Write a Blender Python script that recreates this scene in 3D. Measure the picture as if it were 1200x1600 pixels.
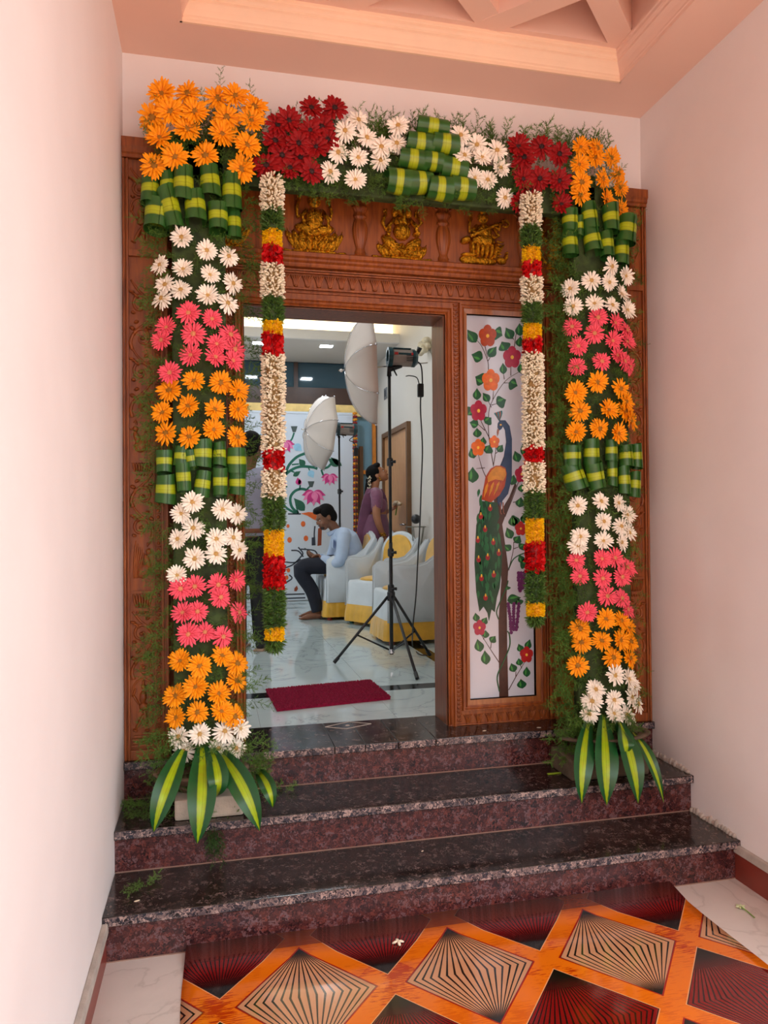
import bpy, bmesh, math, random
import numpy as np
from mathutils import Matrix, Vector, Euler
for _o in list(bpy.data.objects): bpy.data.objects.remove(_o)
scene = bpy.context.scene
COL = scene.collection
PI = math.pi
R = random.Random(7)
NR = np.random.default_rng(11)

# ------------------------------------------------------------------ camera
CAMP = np.array([0.4015, -3.4008, 1.561]); YAW, PITCH, ROLL, FPX = 0.2246, 0.012, -0.0084, 1145.6
_F = np.array([math.sin(YAW)*math.cos(PITCH), math.cos(YAW)*math.cos(PITCH), math.sin(PITCH)])
_R = np.array([math.cos(YAW), -math.sin(YAW), 0.0]); _U = np.cross(_R, _F)
_R2 = math.cos(ROLL)*_R + math.sin(ROLL)*_U; _U2 = -math.sin(ROLL)*_R + math.cos(ROLL)*_U
cam_data = bpy.data.cameras.new('camera'); cam = bpy.data.objects.new('camera', cam_data); COL.objects.link(cam)
cam_data.sensor_fit = 'VERTICAL'; cam_data.sensor_height = 36.0; cam_data.lens = FPX/1600*36
cam_data.clip_start = 0.05; cam_data.clip_end = 200
mw = Matrix.Identity(4)
for i in range(3):
    mw[i][0] = _R2[i]; mw[i][1] = _U2[i]; mw[i][2] = -_F[i]; mw[i][3] = CAMP[i]
cam.matrix_world = mw
scene.camera = cam

# ------------------------------------------------------------------ world, sun, exposure
world = bpy.data.worlds.new('overcast_sky'); scene.world = world; world.use_nodes = True
bg = world.node_tree.nodes['Background']; bg.inputs[0].default_value = (0.90, 0.95, 1.0, 1); bg.inputs[1].default_value = 1.9
sun_d = bpy.data.lights.new('sun', 'SUN'); sun_d.energy = 4.0; sun_d.angle = math.radians(4); sun_d.color = (1.0, 0.88, 0.76)
sun = bpy.data.objects.new('sun', sun_d); COL.objects.link(sun); sun.rotation_euler = Vector((-.45, -.35, -.82)).to_track_quat('-Z', 'Y').to_euler()
vs = scene.view_settings
vs.view_transform = 'Standard'; vs.look = 'None'; vs.gamma = 1.0; vs.exposure = 0.88; vs.use_curve_mapping = False
scene.cycles.max_bounces = 10; scene.cycles.diffuse_bounces = 6; scene.cycles.glossy_bounces = 4

# ------------------------------------------------------------------ pixel rays (real planes at real depth)
def ray(x, y): return _F + _R2*(x-600)/FPX + _U2*(800-y)/FPX
def UY(x, y, Y): d = ray(x, y); return CAMP + d*(Y-CAMP[1])/d[1]
def UZ(x, y, Z): d = ray(x, y); return CAMP + d*(Z-CAMP[2])/d[2]
def UX(x, y, X): d = ray(x, y); return CAMP + d*(X-CAMP[0])/d[0]
def xz(x, y, Y): p = UY(x, y, Y); return (p[0], p[2])

# ------------------------------------------------------------------ materials
def S(r, g, b):
    f = lambda c: (c/255/12.92) if c/255 <= .04045 else ((c/255+.055)/1.055)**2.4
    return (f(r), f(g), f(b), 1)
def dk(c, k): return (min(c[0]*k, 1), min(c[1]*k, 1), min(c[2]*k, 1), 1)
def nt_new(name):
    m = bpy.data.materials.new(name); m.use_nodes = True
    nt = m.node_tree; b = nt.nodes['Principled BSDF']
    return m, nt, b
def N(nt, t, **kw):
    n = nt.nodes.new(t)
    for k, v in kw.items(): setattr(n, k, v)
    return n
def ramp(nt, fac, stops, interp='LINEAR'):
    r = N(nt, 'ShaderNodeValToRGB'); r.color_ramp.interpolation = interp
    e = r.color_ramp.elements
    while len(e) < len(stops): e.new(0.5)
    for el, (p, c) in zip(e, stops): el.position = p; el.color = c
    nt.links.new(fac, r.inputs[0]); return r
def M(name, col, rough=.5, metal=0., var=.12, scale=12., bump=0., bscale=60., coat=0., sheen=0., stretch=None, trans=0., sss=0., spec=.5, vcoord='Object'):
    m, nt, b = nt_new(name)
    tc = N(nt, 'ShaderNodeTexCoord'); src = tc.outputs[vcoord]
    if stretch:
        mp = N(nt, 'ShaderNodeMapping'); mp.inputs['Scale'].default_value = stretch; nt.links.new(src, mp.inputs[0]); src = mp.outputs[0]
    nz = N(nt, 'ShaderNodeTexNoise'); nz.inputs['Scale'].default_value = scale; nz.inputs['Detail'].default_value = 4
    nt.links.new(src, nz.inputs['Vector'])
    rp = ramp(nt, nz.outputs['Fac'], [(.3, dk(col, 1-var)), (.7, dk(col, 1+var))])
    nt.links.new(rp.outputs[0], b.inputs['Base Color'])
    b.inputs['Roughness'].default_value = rough; b.inputs['Metallic'].default_value = metal
    b.inputs['Specular IOR Level'].default_value = spec
    if coat: b.inputs['Coat Weight'].default_value = coat; b.inputs['Coat Roughness'].default_value = .1
    if sheen: b.inputs['Sheen Weight'].default_value = sheen
    if trans: b.inputs['Transmission Weight'].default_value = trans
    if sss:
        b.inputs['Subsurface Weight'].default_value = sss; b.inputs['Subsurface Scale'].default_value = .01
    if bump:
        n2 = N(nt, 'ShaderNodeTexNoise'); n2.inputs['Scale'].default_value = bscale; n2.inputs['Detail'].default_value = 5
        nt.links.new(src, n2.inputs['Vector'])
        bp = N(nt, 'ShaderNodeBump'); bp.inputs['Strength'].default_value = bump; bp.inputs['Distance'].default_value = .01
        nt.links.new(n2.outputs['Fac'], bp.inputs['Height']); nt.links.new(bp.outputs[0], b.inputs['Normal'])
    return m
def emis(name, col, strength):
    m, nt, b = nt_new(name)
    b.inputs['Base Color'].default_value = col; b.inputs['Emission Color'].default_value = col; b.inputs['Emission Strength'].default_value = strength
    return m
def petal_mat(name, base, tip):
    m, nt, b = nt_new(name)
    uv = N(nt, 'ShaderNodeUVMap'); sp = N(nt, 'ShaderNodeSeparateXYZ'); nt.links.new(uv.outputs[0], sp.inputs[0])
    rp = ramp(nt, sp.outputs['X'], [(0., base), (.55, tip), (1., dk(tip, 1.06))])
    nt.links.new(rp.outputs[0], b.inputs['Base Color'])
    b.inputs['Roughness'].default_value = .55; b.inputs['Specular IOR Level'].default_value = .25
    return m
def stripe_leaf_mat(name, dark, light, w):
    # u runs across the leaf: dark edges, yellow-green stripe in the middle
    m, nt, b = nt_new(name)
    uv = N(nt, 'ShaderNodeUVMap'); sp = N(nt, 'ShaderNodeSeparateXYZ'); nt.links.new(uv.outputs[0], sp.inputs[0])
    tc = N(nt, 'ShaderNodeTexCoord')
    nz = N(nt, 'ShaderNodeTexNoise'); nz.inputs['Scale'].default_value = 40; nt.links.new(tc.outputs['Object'], nz.inputs[0])
    h = w/2
    rp = ramp(nt, sp.outputs['X'], [(0, dk(dark, 1.2)), (.5-h-.03, dark), (.5-h, dk(light, .8)), (.5-h*.35, light), (.5-h*.25, dk(light, .62)), (.5-h*.1, light), (.5+h*.45, light), (.5+h*.55, dk(light, .7)), (.5+h*.6, light), (.5+h, dk(light, .8)), (.5+h+.03, dark), (1, dk(dark, 1.25))])
    mx = N(nt, 'ShaderNodeMix', data_type='RGBA', blend_type='MULTIPLY'); mx.inputs[0].default_value = .35
    nt.links.new(rp.outputs[0], mx.inputs[6]); nt.links.new(nz.outputs['Color'], mx.inputs[7])
    nt.links.new(mx.outputs[2], b.inputs['Base Color']); b.inputs['Roughness'].default_value = .33
    return m
def granite(name, stops, scale, rough, dust=None):
    m, nt, b = nt_new(name)
    tc = N(nt, 'ShaderNodeTexCoord')
    w = N(nt, 'ShaderNodeTexNoise'); w.inputs['Scale'].default_value = scale*.9; w.inputs['Detail'].default_value = 3; nt.links.new(tc.outputs['Object'], w.inputs[0])
    ad = N(nt, 'ShaderNodeMix', data_type='VECTOR'); ad.inputs[0].default_value = .06
    nt.links.new(tc.outputs['Object'], ad.inputs[4]); nt.links.new(w.outputs['Color'], ad.inputs[5])
    v = N(nt, 'ShaderNodeTexVoronoi'); v.inputs['Scale'].default_value = scale; nt.links.new(ad.outputs[1], v.inputs['Vector'])
    rgb = N(nt, 'ShaderNodeSeparateColor'); nt.links.new(v.outputs['Color'], rgb.inputs[0])
    n2 = N(nt, 'ShaderNodeTexNoise'); n2.inputs['Scale'].default_value = scale*.22; n2.inputs['Detail'].default_value = 2; nt.links.new(tc.outputs['Object'], n2.inputs[0])
    mm = N(nt, 'ShaderNodeMath', operation='MULTIPLY_ADD'); nt.links.new(rgb.outputs[0], mm.inputs[0]); mm.inputs[1].default_value = .62
    m3 = N(nt, 'ShaderNodeMath', operation='MULTIPLY'); nt.links.new(n2.outputs['Fac'], m3.inputs[0]); m3.inputs[1].default_value = .42
    nt.links.new(m3.outputs[0], mm.inputs[2])
    rp = ramp(nt, mm.outputs[0], stops)
    out = rp.outputs[0]
    if dust:
        n4 = N(nt, 'ShaderNodeTexNoise'); n4.inputs['Scale'].default_value = 3.2; n4.inputs['Detail'].default_value = 6; nt.links.new(tc.outputs['Object'], n4.inputs[0])
        r4 = ramp(nt, n4.outputs['Fac'], [(.42, (0, 0, 0, 1)), (.75, (1, 1, 1, 1))])
        mx = N(nt, 'ShaderNodeMix', data_type='RGBA'); nt.links.new(out, mx.inputs[6]); mx.inputs[7].default_value = dust
        m5 = N(nt, 'ShaderNodeMath', operation='MULTIPLY'); m5.inputs[1].default_value = .28; nt.links.new(r4.outputs[0], m5.inputs[0]); nt.links.new(m5.outputs[0], mx.inputs[0])
        out = mx.outputs[2]
        r5 = ramp(nt, n4.outputs['Fac'], [(.3, (rough,)*3+(1,)), (.8, (rough+.22,)*3+(1,))]); nt.links.new(r5.outputs[0], b.inputs['Roughness'])
    else: b.inputs['Roughness'].default_value = rough
    nt.links.new(out, b.inputs['Base Color'])
    return m
def wood(name, c1, c2, rough=.42, sc=9, stretch=(6, 6, .7), coat=.0):
    m, nt, b = nt_new(name)
    tc = N(nt, 'ShaderNodeTexCoord'); mp = N(nt, 'ShaderNodeMapping'); mp.inputs['Scale'].default_value = stretch; nt.links.new(tc.outputs['Object'], mp.inputs[0])
    nz = N(nt, 'ShaderNodeTexNoise'); nz.inputs['Scale'].default_value = sc; nz.inputs['Detail'].default_value = 6; nz.inputs['Distortion'].default_value = .6; nt.links.new(mp.outputs[0], nz.inputs[0])
    rp = ramp(nt, nz.outputs['Fac'], [(.3, c1), (.7, c2)]); nt.links.new(rp.outputs[0], b.inputs['Base Color'])
    bp = N(nt, 'ShaderNodeBump'); bp.inputs['Strength'].default_value = .08; bp.inputs['Distance'].default_value = .004
    nt.links.new(nz.outputs['Fac'], bp.inputs['Height']); nt.links.new(bp.outputs[0], b.inputs['Normal'])
    b.inputs['Roughness'].default_value = rough; b.inputs['Coat Weight'].default_value = coat
    return m
def marble(name, base, vein, rough, scale=1.6):
    m, nt, b = nt_new(name)
    tc = N(nt, 'ShaderNodeTexCoord')
    nz = N(nt, 'ShaderNodeTexNoise'); nz.inputs['Scale'].default_value = scale; nz.inputs['Detail'].default_value = 8; nz.inputs['Distortion'].default_value = 1.4; nt.links.new(tc.outputs['Object'], nz.inputs[0])
    rp = ramp(nt, nz.outputs['Fac'], [(.40, base), (.485, dk(base, .95)), (.5, vein), (.515, dk(base, .97)), (.7, dk(base, 1.03))])
    nt.links.new(rp.outputs[0], b.inputs['Base Color']); b.inputs['Roughness'].default_value = rough
    return m

MAT = {}
MAT['wall'] = M('wall_plaster', S(234, 228, 226), .7, var=.03, scale=2.5, bump=.12, bscale=18)
MAT['ceil'] = M('ceiling_warm_tint', S(238, 202, 184), .75, var=.02, scale=2)  # warm cast of the light overhead is put into this peach colour
MAT['hallwall'] = M('hall_wall_paint', S(210, 204, 196), .6, var=.02, scale=2)
MAT['hallblue'] = M('hall_blue_paint', S(120, 160, 178), .55, var=.04, scale=2)
MAT['white'] = M('white_paint', S(235, 232, 228), .5, var=.02)
MAT['tile'] = marble('porch_tile', S(214, 204, 196), S(196, 186, 178), .22)
MAT['marble'] = marble('hall_marble', S(188, 204, 206), S(160, 174, 178), .07, 2.2)
MAT['black'] = M('black_granite', S(28, 30, 30), .1, var=.3, scale=90)
MAT['skirt'] = M('red_skirting', S(128, 52, 40), .35, var=.12, scale=8)
MAT['cement'] = M('grey_cement', S(176, 166, 156), .8, var=.15, scale=14, bump=.3)
MAT['riser'] = granite('red_granite_riser', [(.12, S(14, 11, 16)), (.3, S(46, 26, 28)), (.42, S(86, 42, 40)), (.55, S(44, 28, 34)), (.68, S(112, 56, 48)), (.8, S(108, 82, 86))], 84, .12, S(92, 48, 46))
MAT['tread'] = granite('dusty_granite_tread', [(.12, S(9, 8, 8)), (.35, S(24, 19, 18)), (.55, S(38, 29, 26)), (.72, S(64, 48, 44)), (.85, S(112, 96, 92))], 84, .05, S(70, 58, 50))
MAT['nosing'] = granite('speckled_granite_nosing', [(.2, S(18, 18, 24)), (.42, S(52, 54, 66)), (.52, S(136, 116, 112)), (.66, S(52, 50, 60)), (.8, S(176, 152, 144))], 84, .25)
MAT['grout'] = M('pale_grout', S(150, 118, 104), .8)
MAT['wood'] = wood('carved_teak', S(112, 52, 16), S(160, 86, 30), .46, coat=.04)
MAT['wood_d'] = wood('teak_reveal', S(92, 50, 26), S(126, 72, 38), .42)
MAT['wood_l'] = wood('teak_light_rail', S(132, 76, 34), S(168, 104, 52), .35, coat=.2)
MAT['gold'] = M('antique_gold', S(206, 150, 36), .28, metal=.95, var=.6, scale=80, bump=.9, bscale=130)

# ------------------------------------------------------------------ mesh builder
class MB:
    def __init__(s): s.v = []; s.f = []; s.uv = []; s.mi = []; s.cur = 0
    def add(s, vs, fs, uvs=None):
        o = len(s.v); s.v += [tuple(map(float, p)) for p in vs]
        for i, f in enumerate(fs):
            s.f.append(tuple(o+k for k in f)); s.mi.append(s.cur)
            s.uv.append(uvs[i] if uvs else None)
        return s
    def box(s, x0, x1, y0, y1, z0, z1):
        v = [(x, y, z) for x in (x0, x1) for y in (y0, y1) for z in (z0, z1)]
        return s.add(v, [(0, 1, 3, 2), (4, 6, 7, 5), (0, 4, 5, 1), (2, 3, 7, 6), (0, 2, 6, 4), (1, 5, 7, 3)])
    def tube(s, pts, r, n=8, cap=True, sq=None, flat=None):
        P = [Vector(p) for p in pts]; k = len(P)
        rr = [r]*k if not hasattr(r, '__len__') else list(r)
        T = [(P[min(i+1, k-1)]-P[max(i-1, 0)]).normalized() for i in range(k)]
        a = Vector((0, 1, 0)) if abs(T[0].y) < .9 else Vector((1, 0, 0))
        nrm = (a - T[0]*a.dot(T[0])).normalized()
        vs = []
        for i in range(k):
            nrm = (nrm - T[i]*nrm.dot(T[i])).normalized(); bn = T[i].cross(nrm)
            ri = rr[i]; ra, rb = (ri if hasattr(ri, '__len__') else (ri, ri))
            for j in range(n):
                t = 2*PI*j/n
                q = P[i] + nrm*(ra*math.cos(t)) + bn*(rb*math.sin(t))
                vs.append(q)
        fs = []
        for i in range(k-1):
            for j in range(n):
                fs.append((i*n+j, i*n+(j+1) % n, (i+1)*n+(j+1) % n, (i+1)*n+j))
        if cap: fs.append(tuple(range(n-1, -1, -1))); fs.append(tuple((k-1)*n+j for j in range(n)))
        return s.add(vs, fs)
    def ell(s, c, r, rot=None, nu=12, nv=8):
        c = Vector(c); r = (r, r, r) if not hasattr(r, '__len__') else r
        mt = rot.to_matrix() if isinstance(rot, Euler) else (Euler(rot).to_matrix() if rot else Matrix.Identity(3))
        vs = [c + mt @ Vector((0, 0, r[2]))]
        for i in range(1, nv):
            t = PI*i/nv
            for j in range(nu):
                a = 2*PI*j/nu
                vs.append(c + mt @ Vector((r[0]*math.sin(t)*math.cos(a), r[1]*math.sin(t)*math.sin(a), r[2]*math.cos(t))))
        vs.append(c + mt @ Vector((0, 0, -r[2])))
        fs = [(0, 1+j, 1+(j+1) % nu) for j in range(nu)]
        for i in range(nv-2):
            for j in range(nu):
                a = 1+i*nu+j; b2 = 1+i*nu+(j+1) % nu
                fs.append((a, a+nu, b2+nu, b2))
        L = len(vs)-1; o = 1+(nv-2)*nu
        fs += [(L, o+(j+1) % nu, o+j) for j in range(nu)]
        return s.add(vs, fs)
    def lathe(s, prof, c, n=24, sx=1., sy=1., a0=0., a1=2*PI):
        full = abs(a1-a0-2*PI) < 1e-6; m = n if full else n+1
        vs = [(c[0]+r*sx*math.cos(a0+(a1-a0)*j/n), c[1]+r*sy*math.sin(a0+(a1-a0)*j/n), c[2]+z) for r, z in prof for j in range(m)]
        fs = []
        for i in range(len(prof)-1):
            for j in range(n):
                j2 = (j+1) % m
                fs.append((i*m+j, i*m+j2, (i+1)*m+j2, (i+1)*m+j))
        return s.add(vs, fs)
    def prism(s, poly, y0, y1):
        # polygon in x,z extruded along y
        a = sum(poly[i][0]*poly[(i+1) % len(poly)][1]-poly[(i+1) % len(poly)][0]*poly[i][1] for i in range(len(poly)))
        if a < 0: poly = poly[::-1]
        n = len(poly)
        vs = [(x, y0, z) for x, z in poly]+[(x, y1, z) for x, z in poly]
        fs = [tuple(range(n)), tuple(range(2*n-1, n-1, -1))]+[(i, n+i, n+(i+1) % n, (i+1) % n) for i in range(n)]
        return s.add(vs, fs)
    def prof_x(s, prof, x0, x1):
        # closed profile in y,z swept along x
        n = len(prof)
        vs = [(x0, y, z) for y, z in prof]+[(x1, y, z) for y, z in prof]
        fs = [tuple(range(n)), tuple(range(2*n-1, n-1, -1))]+[(i, n+i, n+(i+1) % n, (i+1) % n) for i in range(n)]
        return s.add(vs, fs)
    def xf(s, mt, start=0):
        s.v[start:] = [tuple(mt @ Vector(p)) for p in s.v[start:]]; return s
    def mesh(s, name, mats, smooth=False, fixn=True):
        me = bpy.data.meshes.new(name); me.from_pydata(s.v, [], s.f)
        mats = mats if isinstance(mats, (list, tuple)) else [mats]
        for m in mats: me.materials.append(m)
        if any(s.mi): me.polygons.foreach_set('material_index', s.mi)
        if any(u is not None for u in s.uv):
            ul = me.uv_layers.new(name='UVMap'); i = 0
            for f, u in zip(s.f, s.uv):
                for k in range(len(f)):
                    if u is not None: ul.data[i].uv = u[k]
                    i += 1
        if fixn:
            bm = bmesh.new(); bm.from_mesh(me); bmesh.ops.recalc_face_normals(bm, faces=bm.faces); bm.to_mesh(me); bm.free()
        if smooth: me.polygons.foreach_set('use_smooth', [True]*len(me.polygons))
        me.update(); return me
    def build(s, name, mats, parent=None, smooth=False, bevel=0, fixn=True):
        me = s.mesh(name, mats, smooth, fixn)
        if bevel:
            bm = bmesh.new(); bm.from_mesh(me)
            eds = [e for e in bm.edges if e.is_manifold and e.calc_face_angle(0) > .6]
            bmesh.ops.bevel(bm, geom=eds, offset=bevel, segments=2, affect='EDGES', profile=.6, clamp_overlap=True)
            bm.to_mesh(me); bm.free()
        return link(name, me, parent)
def W(o):
    if o.parent is None: return o.matrix_basis.copy()
    return W(o.parent) @ o.matrix_parent_inverse @ o.matrix_basis
def link(name, data, parent=None):
    o = bpy.data.objects.new(name, data); COL.objects.link(o)
    if parent is not None:
        o.parent = parent; o.matrix_parent_inverse = W(parent).inverted()
    return o
def inst(name, me, mt, parent=None):
    o = link(name, me, parent); o.matrix_basis = mt; return o
def tag(o, label=None, cat=None, group=None, kind=None):
    if label: o['label'] = label
    if cat: o['category'] = cat
    if group: o['group'] = group
    if kind: o['kind'] = kind
    return o
def empty(name, loc, label=None, cat=None, group=None, kind=None):
    e = bpy.data.objects.new(name, None); COL.objects.link(e); e.location = loc; e.empty_display_size = .05
    return tag(e, label, cat, group, kind)
def box(name, mat, b, parent=None, bevel=0): return MB().box(*b).build(name, mat, parent, bevel=bevel)
def structure(o, label=None): o['kind'] = 'structure'; (label and tag(o, label)); return o
def bez(p0, p1, p2, n=10):
    return [tuple((1-t)**2*a+2*t*(1-t)*b+t*t*c for a, b, c in zip(p0, p1, p2)) for t in [i/n for i in range(n+1)]]
def catmull(P, n=6):
    P = [Vector(p) for p in P]; Q = [P[0]*2-P[1]]+P+[P[-1]*2-P[-2]]; out = []
    for i in range(1, len(Q)-2):
        a, b, c, d = Q[i-1], Q[i], Q[i+1], Q[i+2]
        for k in range(n):
            t = k/n
            out.append(.5*((2*b)+(c-a)*t+(2*a-5*b+4*c-d)*t*t+(3*b-a-3*c+d)*t**3))
    out.append(P[-1]); return out
def remesh(mb, voxel, smooth_it=6):
    me = mb.mesh('tmp', [], fixn=True); o = bpy.data.objects.new('tmp', me); COL.objects.link(o)
    m = o.modifiers.new('r', 'REMESH'); m.mode = 'VOXEL'; m.voxel_size = voxel; m.use_smooth_shade = True
    if smooth_it: s = o.modifiers.new('s', 'SMOOTH'); s.iterations = smooth_it; s.factor = .5
    dg = bpy.context.evaluated_depsgraph_get(); dg.update()
    res = bpy.data.meshes.new_from_object(o.evaluated_get(dg))
    bpy.data.objects.remove(o); bpy.data.meshes.remove(me)
    res.polygons.foreach_set('use_smooth', [True]*len(res.polygons))
    return res
# ================================================================== STRUCTURE
Wd = 2.594; PZ = 0.516; ZC = 3.676
RZ = (.172, .345, .516)
# ---- porch floor with tiles
fl = structure(box('floor', MAT['grout'], (-.3, 2.62, -4.62, -.6, -.25, -.012)), 'pale porch floor of large tiles below the granite steps')
for i, (a, b) in enumerate(((-.02, .985), (.988, 1.785), (1.788, 2.62))):
    for j in range(5):
        y1 = -.60 - .80*j
        box('floor_tile', MAT['tile'], (a, b, y1-.797, y1, -.012, 0), fl)
ground = structure(box('ground', M('warm_bounce_yard', S(188, 146, 124), .8, var=.12, scale=4), (-14, 16, -24, -4.62, -.45, -.06)), 'sunlit unseen yard in front of the porch, reddened for warm bounce light')  # unseen yard, red tone chosen to bounce warm light into the porch
ground2 = structure(box('ground', ground.data.materials[0], (2.62, 16, -4.62, 1.5, -.45, -.06)), 'sunlit unseen yard beside the porch, reddened for warm bounce light')
# ---- granite steps
st = empty('granite_steps', (Wd/2, -.3, 0), 'three polished dark red granite steps leading up to the doorway', None, None, 'structure')
def gstep(y, z0, z1, yb, joints):
    box('riser', MAT['riser'], (0, Wd, y, y+.03, z0, z1-.036), st)
    box('grout_line', MAT['grout'], (0.002, Wd-.002, y-.004, y+.002, z0, z0+.0035), st)
    xs = [0]+joints+[Wd]
    for a, b in zip(xs[:-1], xs[1:]):
        t = MB(); t.box(a+.0006, b-.0006, y-.025, yb, z1-.036, z1)
        t.mi = [0]*6; t.mi[2] = 1
        t.build('tread_slab', [MAT['tread'], MAT['nosing']], st, bevel=.003)
gstep(-.622, 0, RZ[0], -.29, [])
gstep(-.308, RZ[0], RZ[1], .02, [])
gstep(.004, RZ[1], RZ[2], .385, [.93, 1.075, 1.235, 1.42])
box('step_core', MAT['cement'], (0, Wd, -.59, .385, -.2, .13), st)
box('step_core', MAT['cement'], (0, Wd, -.27, .385, .13, .305), st)
box('step_core', MAT['cement'], (0, Wd, .035, .385, .305, .478), st)
# engraved diamond inlay on the door sill
pts = [UZ(x, y, PZ) for x, y in ((508, 1136), (545, 1128), (580, 1131), (541, 1139))]
ml = MB()
for i in range(4):
    ml.tube([tuple(pts[i]+np.array([0, 0, .0005])), tuple(pts[(i+1) % 4]+np.array([0, 0, .0005]))], .0022, 6)
ml.ell(UZ(543, 1133.5, PZ), (.012, .008, .003)); ml.build('sill_inlay', MAT['cement'], st)
# ---- porch walls
structure(box('wall_left', MAT['wall'], (-.25, 0, -6.5, .30, -.25, 4.2)), 'bright cream plastered porch wall left of the doorway')
structure(box('wall_right', MAT['wall'], (Wd, Wd+.25, -1.45, .30, -.25, 4.2)), 'pinkish plastered porch wall right of the doorway')
structure(box('wall_back', MAT['wall'], (0, Wd, .046, .30, 3.262, 4.2)), 'pale plaster strip above the carved door frame')
bl = structure(box('baseboard_left', MAT['skirt'], (0, .012, -4.6, -.624, 0, .105)), 'dark red skirting along the left porch wall')
box('skirting_ledge', MAT['cement'], (0, .02, -4.6, -.624, .105, .15), bl, bevel=.004)
br = structure(box('baseboard_right', MAT['skirt'], (Wd-.012, Wd, -1.45, -.624, 0, .115)), 'dark red skirting along the right porch wall')
box('skirting_ledge', MAT['cement'], (Wd-.02, Wd, -1.45, -.624, .115, .15), br, bevel=.004)
# rough mortar edge where the right wall meets the steps
mr = MB()
for (y0, y1, z) in ((-.62, -.31, RZ[0]), (-.30, 0, RZ[1])):
    n = 16
    for i in range(n):
        y = y0+(y1-y0)*(i+.5)/n
        mr.ell((Wd, y, z+.004), (.010+.01*R.random(), .013, .010+.02*R.random()), None, 8, 6)
mr.build('mortar_edge', MAT['cement'], st, smooth=True)
# ---- tray ceiling with cornice and diagonal coffers
tx0, tx1, ty0, ty1 = .262, 2.327, -.2135, -3.3
ce = structure(box('ceiling', MAT['ceil'], (0, Wd, -5.0, .046, 4.02, 4.2)), 'tray ceiling with diagonal coffer beams, warm light tinted into its colour')
box('soffit', MAT['ceil'], (0, Wd, ty0, .046, ZC, 4.02), ce); box('soffit', MAT['ceil'], (0, tx0, ty1, ty0, ZC, 4.02), ce)
box('soffit', MAT['ceil'], (tx1, Wd, ty1, ty0, ZC, 4.02), ce); box('soffit', MAT['ceil'], (0, Wd, -5.0, ty1, ZC, 4.02), ce)
CP = [(0, 0), (.010, 0), (.010, .016), (.014, .020), (.014, .030), (.017, .036), (.024, .052), (.034, .066), (.040, .072), (.040, .084), (.046, .088), (.050, .098), (.050, .112), (.056, .116), (.056, .128), (0, .128)]
MAT['cornice'] = M('cornice_paint', S(246, 214, 184), .6, var=.02)
MB().prof_x([(ty0-a, ZC+b) for a, b in CP], tx0, tx1).build('cornice', MAT['cornice'], ce)
mb = MB()
for x, sg in ((tx0, 1), (tx1, -1)):
    n = len(CP); v = [(x+sg*a, y, ZC+b) for y in (ty0, ty1) for a, b in CP]
    mb = MB().add(v, [tuple(range(n)), tuple(range(2*n-1, n-1, -1))]+[(i, n+i, n+(i+1) % n, (i+1) % n) for i in range(n)])
    mb.build('cornice', MAT['ceil'], ce)
# diagonal beams, clipped to the tray
def beam(p, q, w, z0, z1):
    p, q = Vector(p), Vector(q); d = (q-p).normalized(); n = Vector((-d.y, d.x))*w/2
    a = [p-n, q-n, q+n, p+n]
    v = [(k.x, k.y, z) for z in (z0, z1) for k in a]
    MB().add(v, [(0, 1, 2, 3), (7, 6, 5, 4), (0, 4, 5, 1), (1, 5, 6, 2), (2, 6, 7, 3), (3, 7, 4, 0)]).build('coffer_beam', MAT['ceil'], ce)
HB = .33; nx = 1.63
def clip(p, d):
    ts = [0, 20]
    for (o, dd, lo, hi) in ((p[0], d[0], tx0+.04, tx1-.04), (p[1], d[1], ty1+.04, ty0-.05)):
        t0, t1 = (lo-o)/dd, (hi-o)/dd
        if t0 > t1: t0, t1 = t1, t0
        ts[0] = max(ts[0], t0); ts[1] = min(ts[1], t1)
    return ts
for sgn in (1, -1):
    for k in range(-7, 8):
        p = (nx+2*HB*k - sgn*0, -.30); d = (sgn*.7071, -.7071)
        p = (p[0]-d[0]*.0, p[1])
        t0, t1 = clip(p, d)
        if t1-t0 > .15:
            zz = 3.80 if sgn > 0 else 3.802
            beam((p[0]+d[0]*(t0-.02), p[1]+d[1]*(t0-.02)), (p[0]+d[0]*(t1+.03), p[1]+d[1]*(t1+.03)), .115, zz, 4.02)
box('coffer_border', MAT['ceil'], (tx0, tx1, ty0-.085, ty0, 3.803, 4.02), ce)
box('coffer_border', MAT['ceil'], (tx1-.045, tx1, ty1, ty0-.085, 3.804, 4.02), ce)
box('coffer_border', MAT['ceil'], (tx0, tx0+.045, ty1, ty0-.085, 3.804, 4.02), ce)
# porch column and beam at the open right side
pc = structure(box('trim_1', MAT['wall'], (Wd, Wd+.25, -5.0, -4.75, -.25, 3.5)), 'square porch column at the open right side')
structure(box('trim_2', MAT['wall'], (Wd, Wd+.25, -5.0, -1.45, 3.5, 4.2)), 'beam over the open right side of the porch')

structure(box('wall_sky_block', M('sky_block_paint', S(206, 190, 176), .8, var=.05, scale=3), (-14, 6, -9.2, -9., -.45, 2.6)), 'unseen wall added across the yard to block low sky light')  # unseen wall, added to cut low sky light from the front
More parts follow.
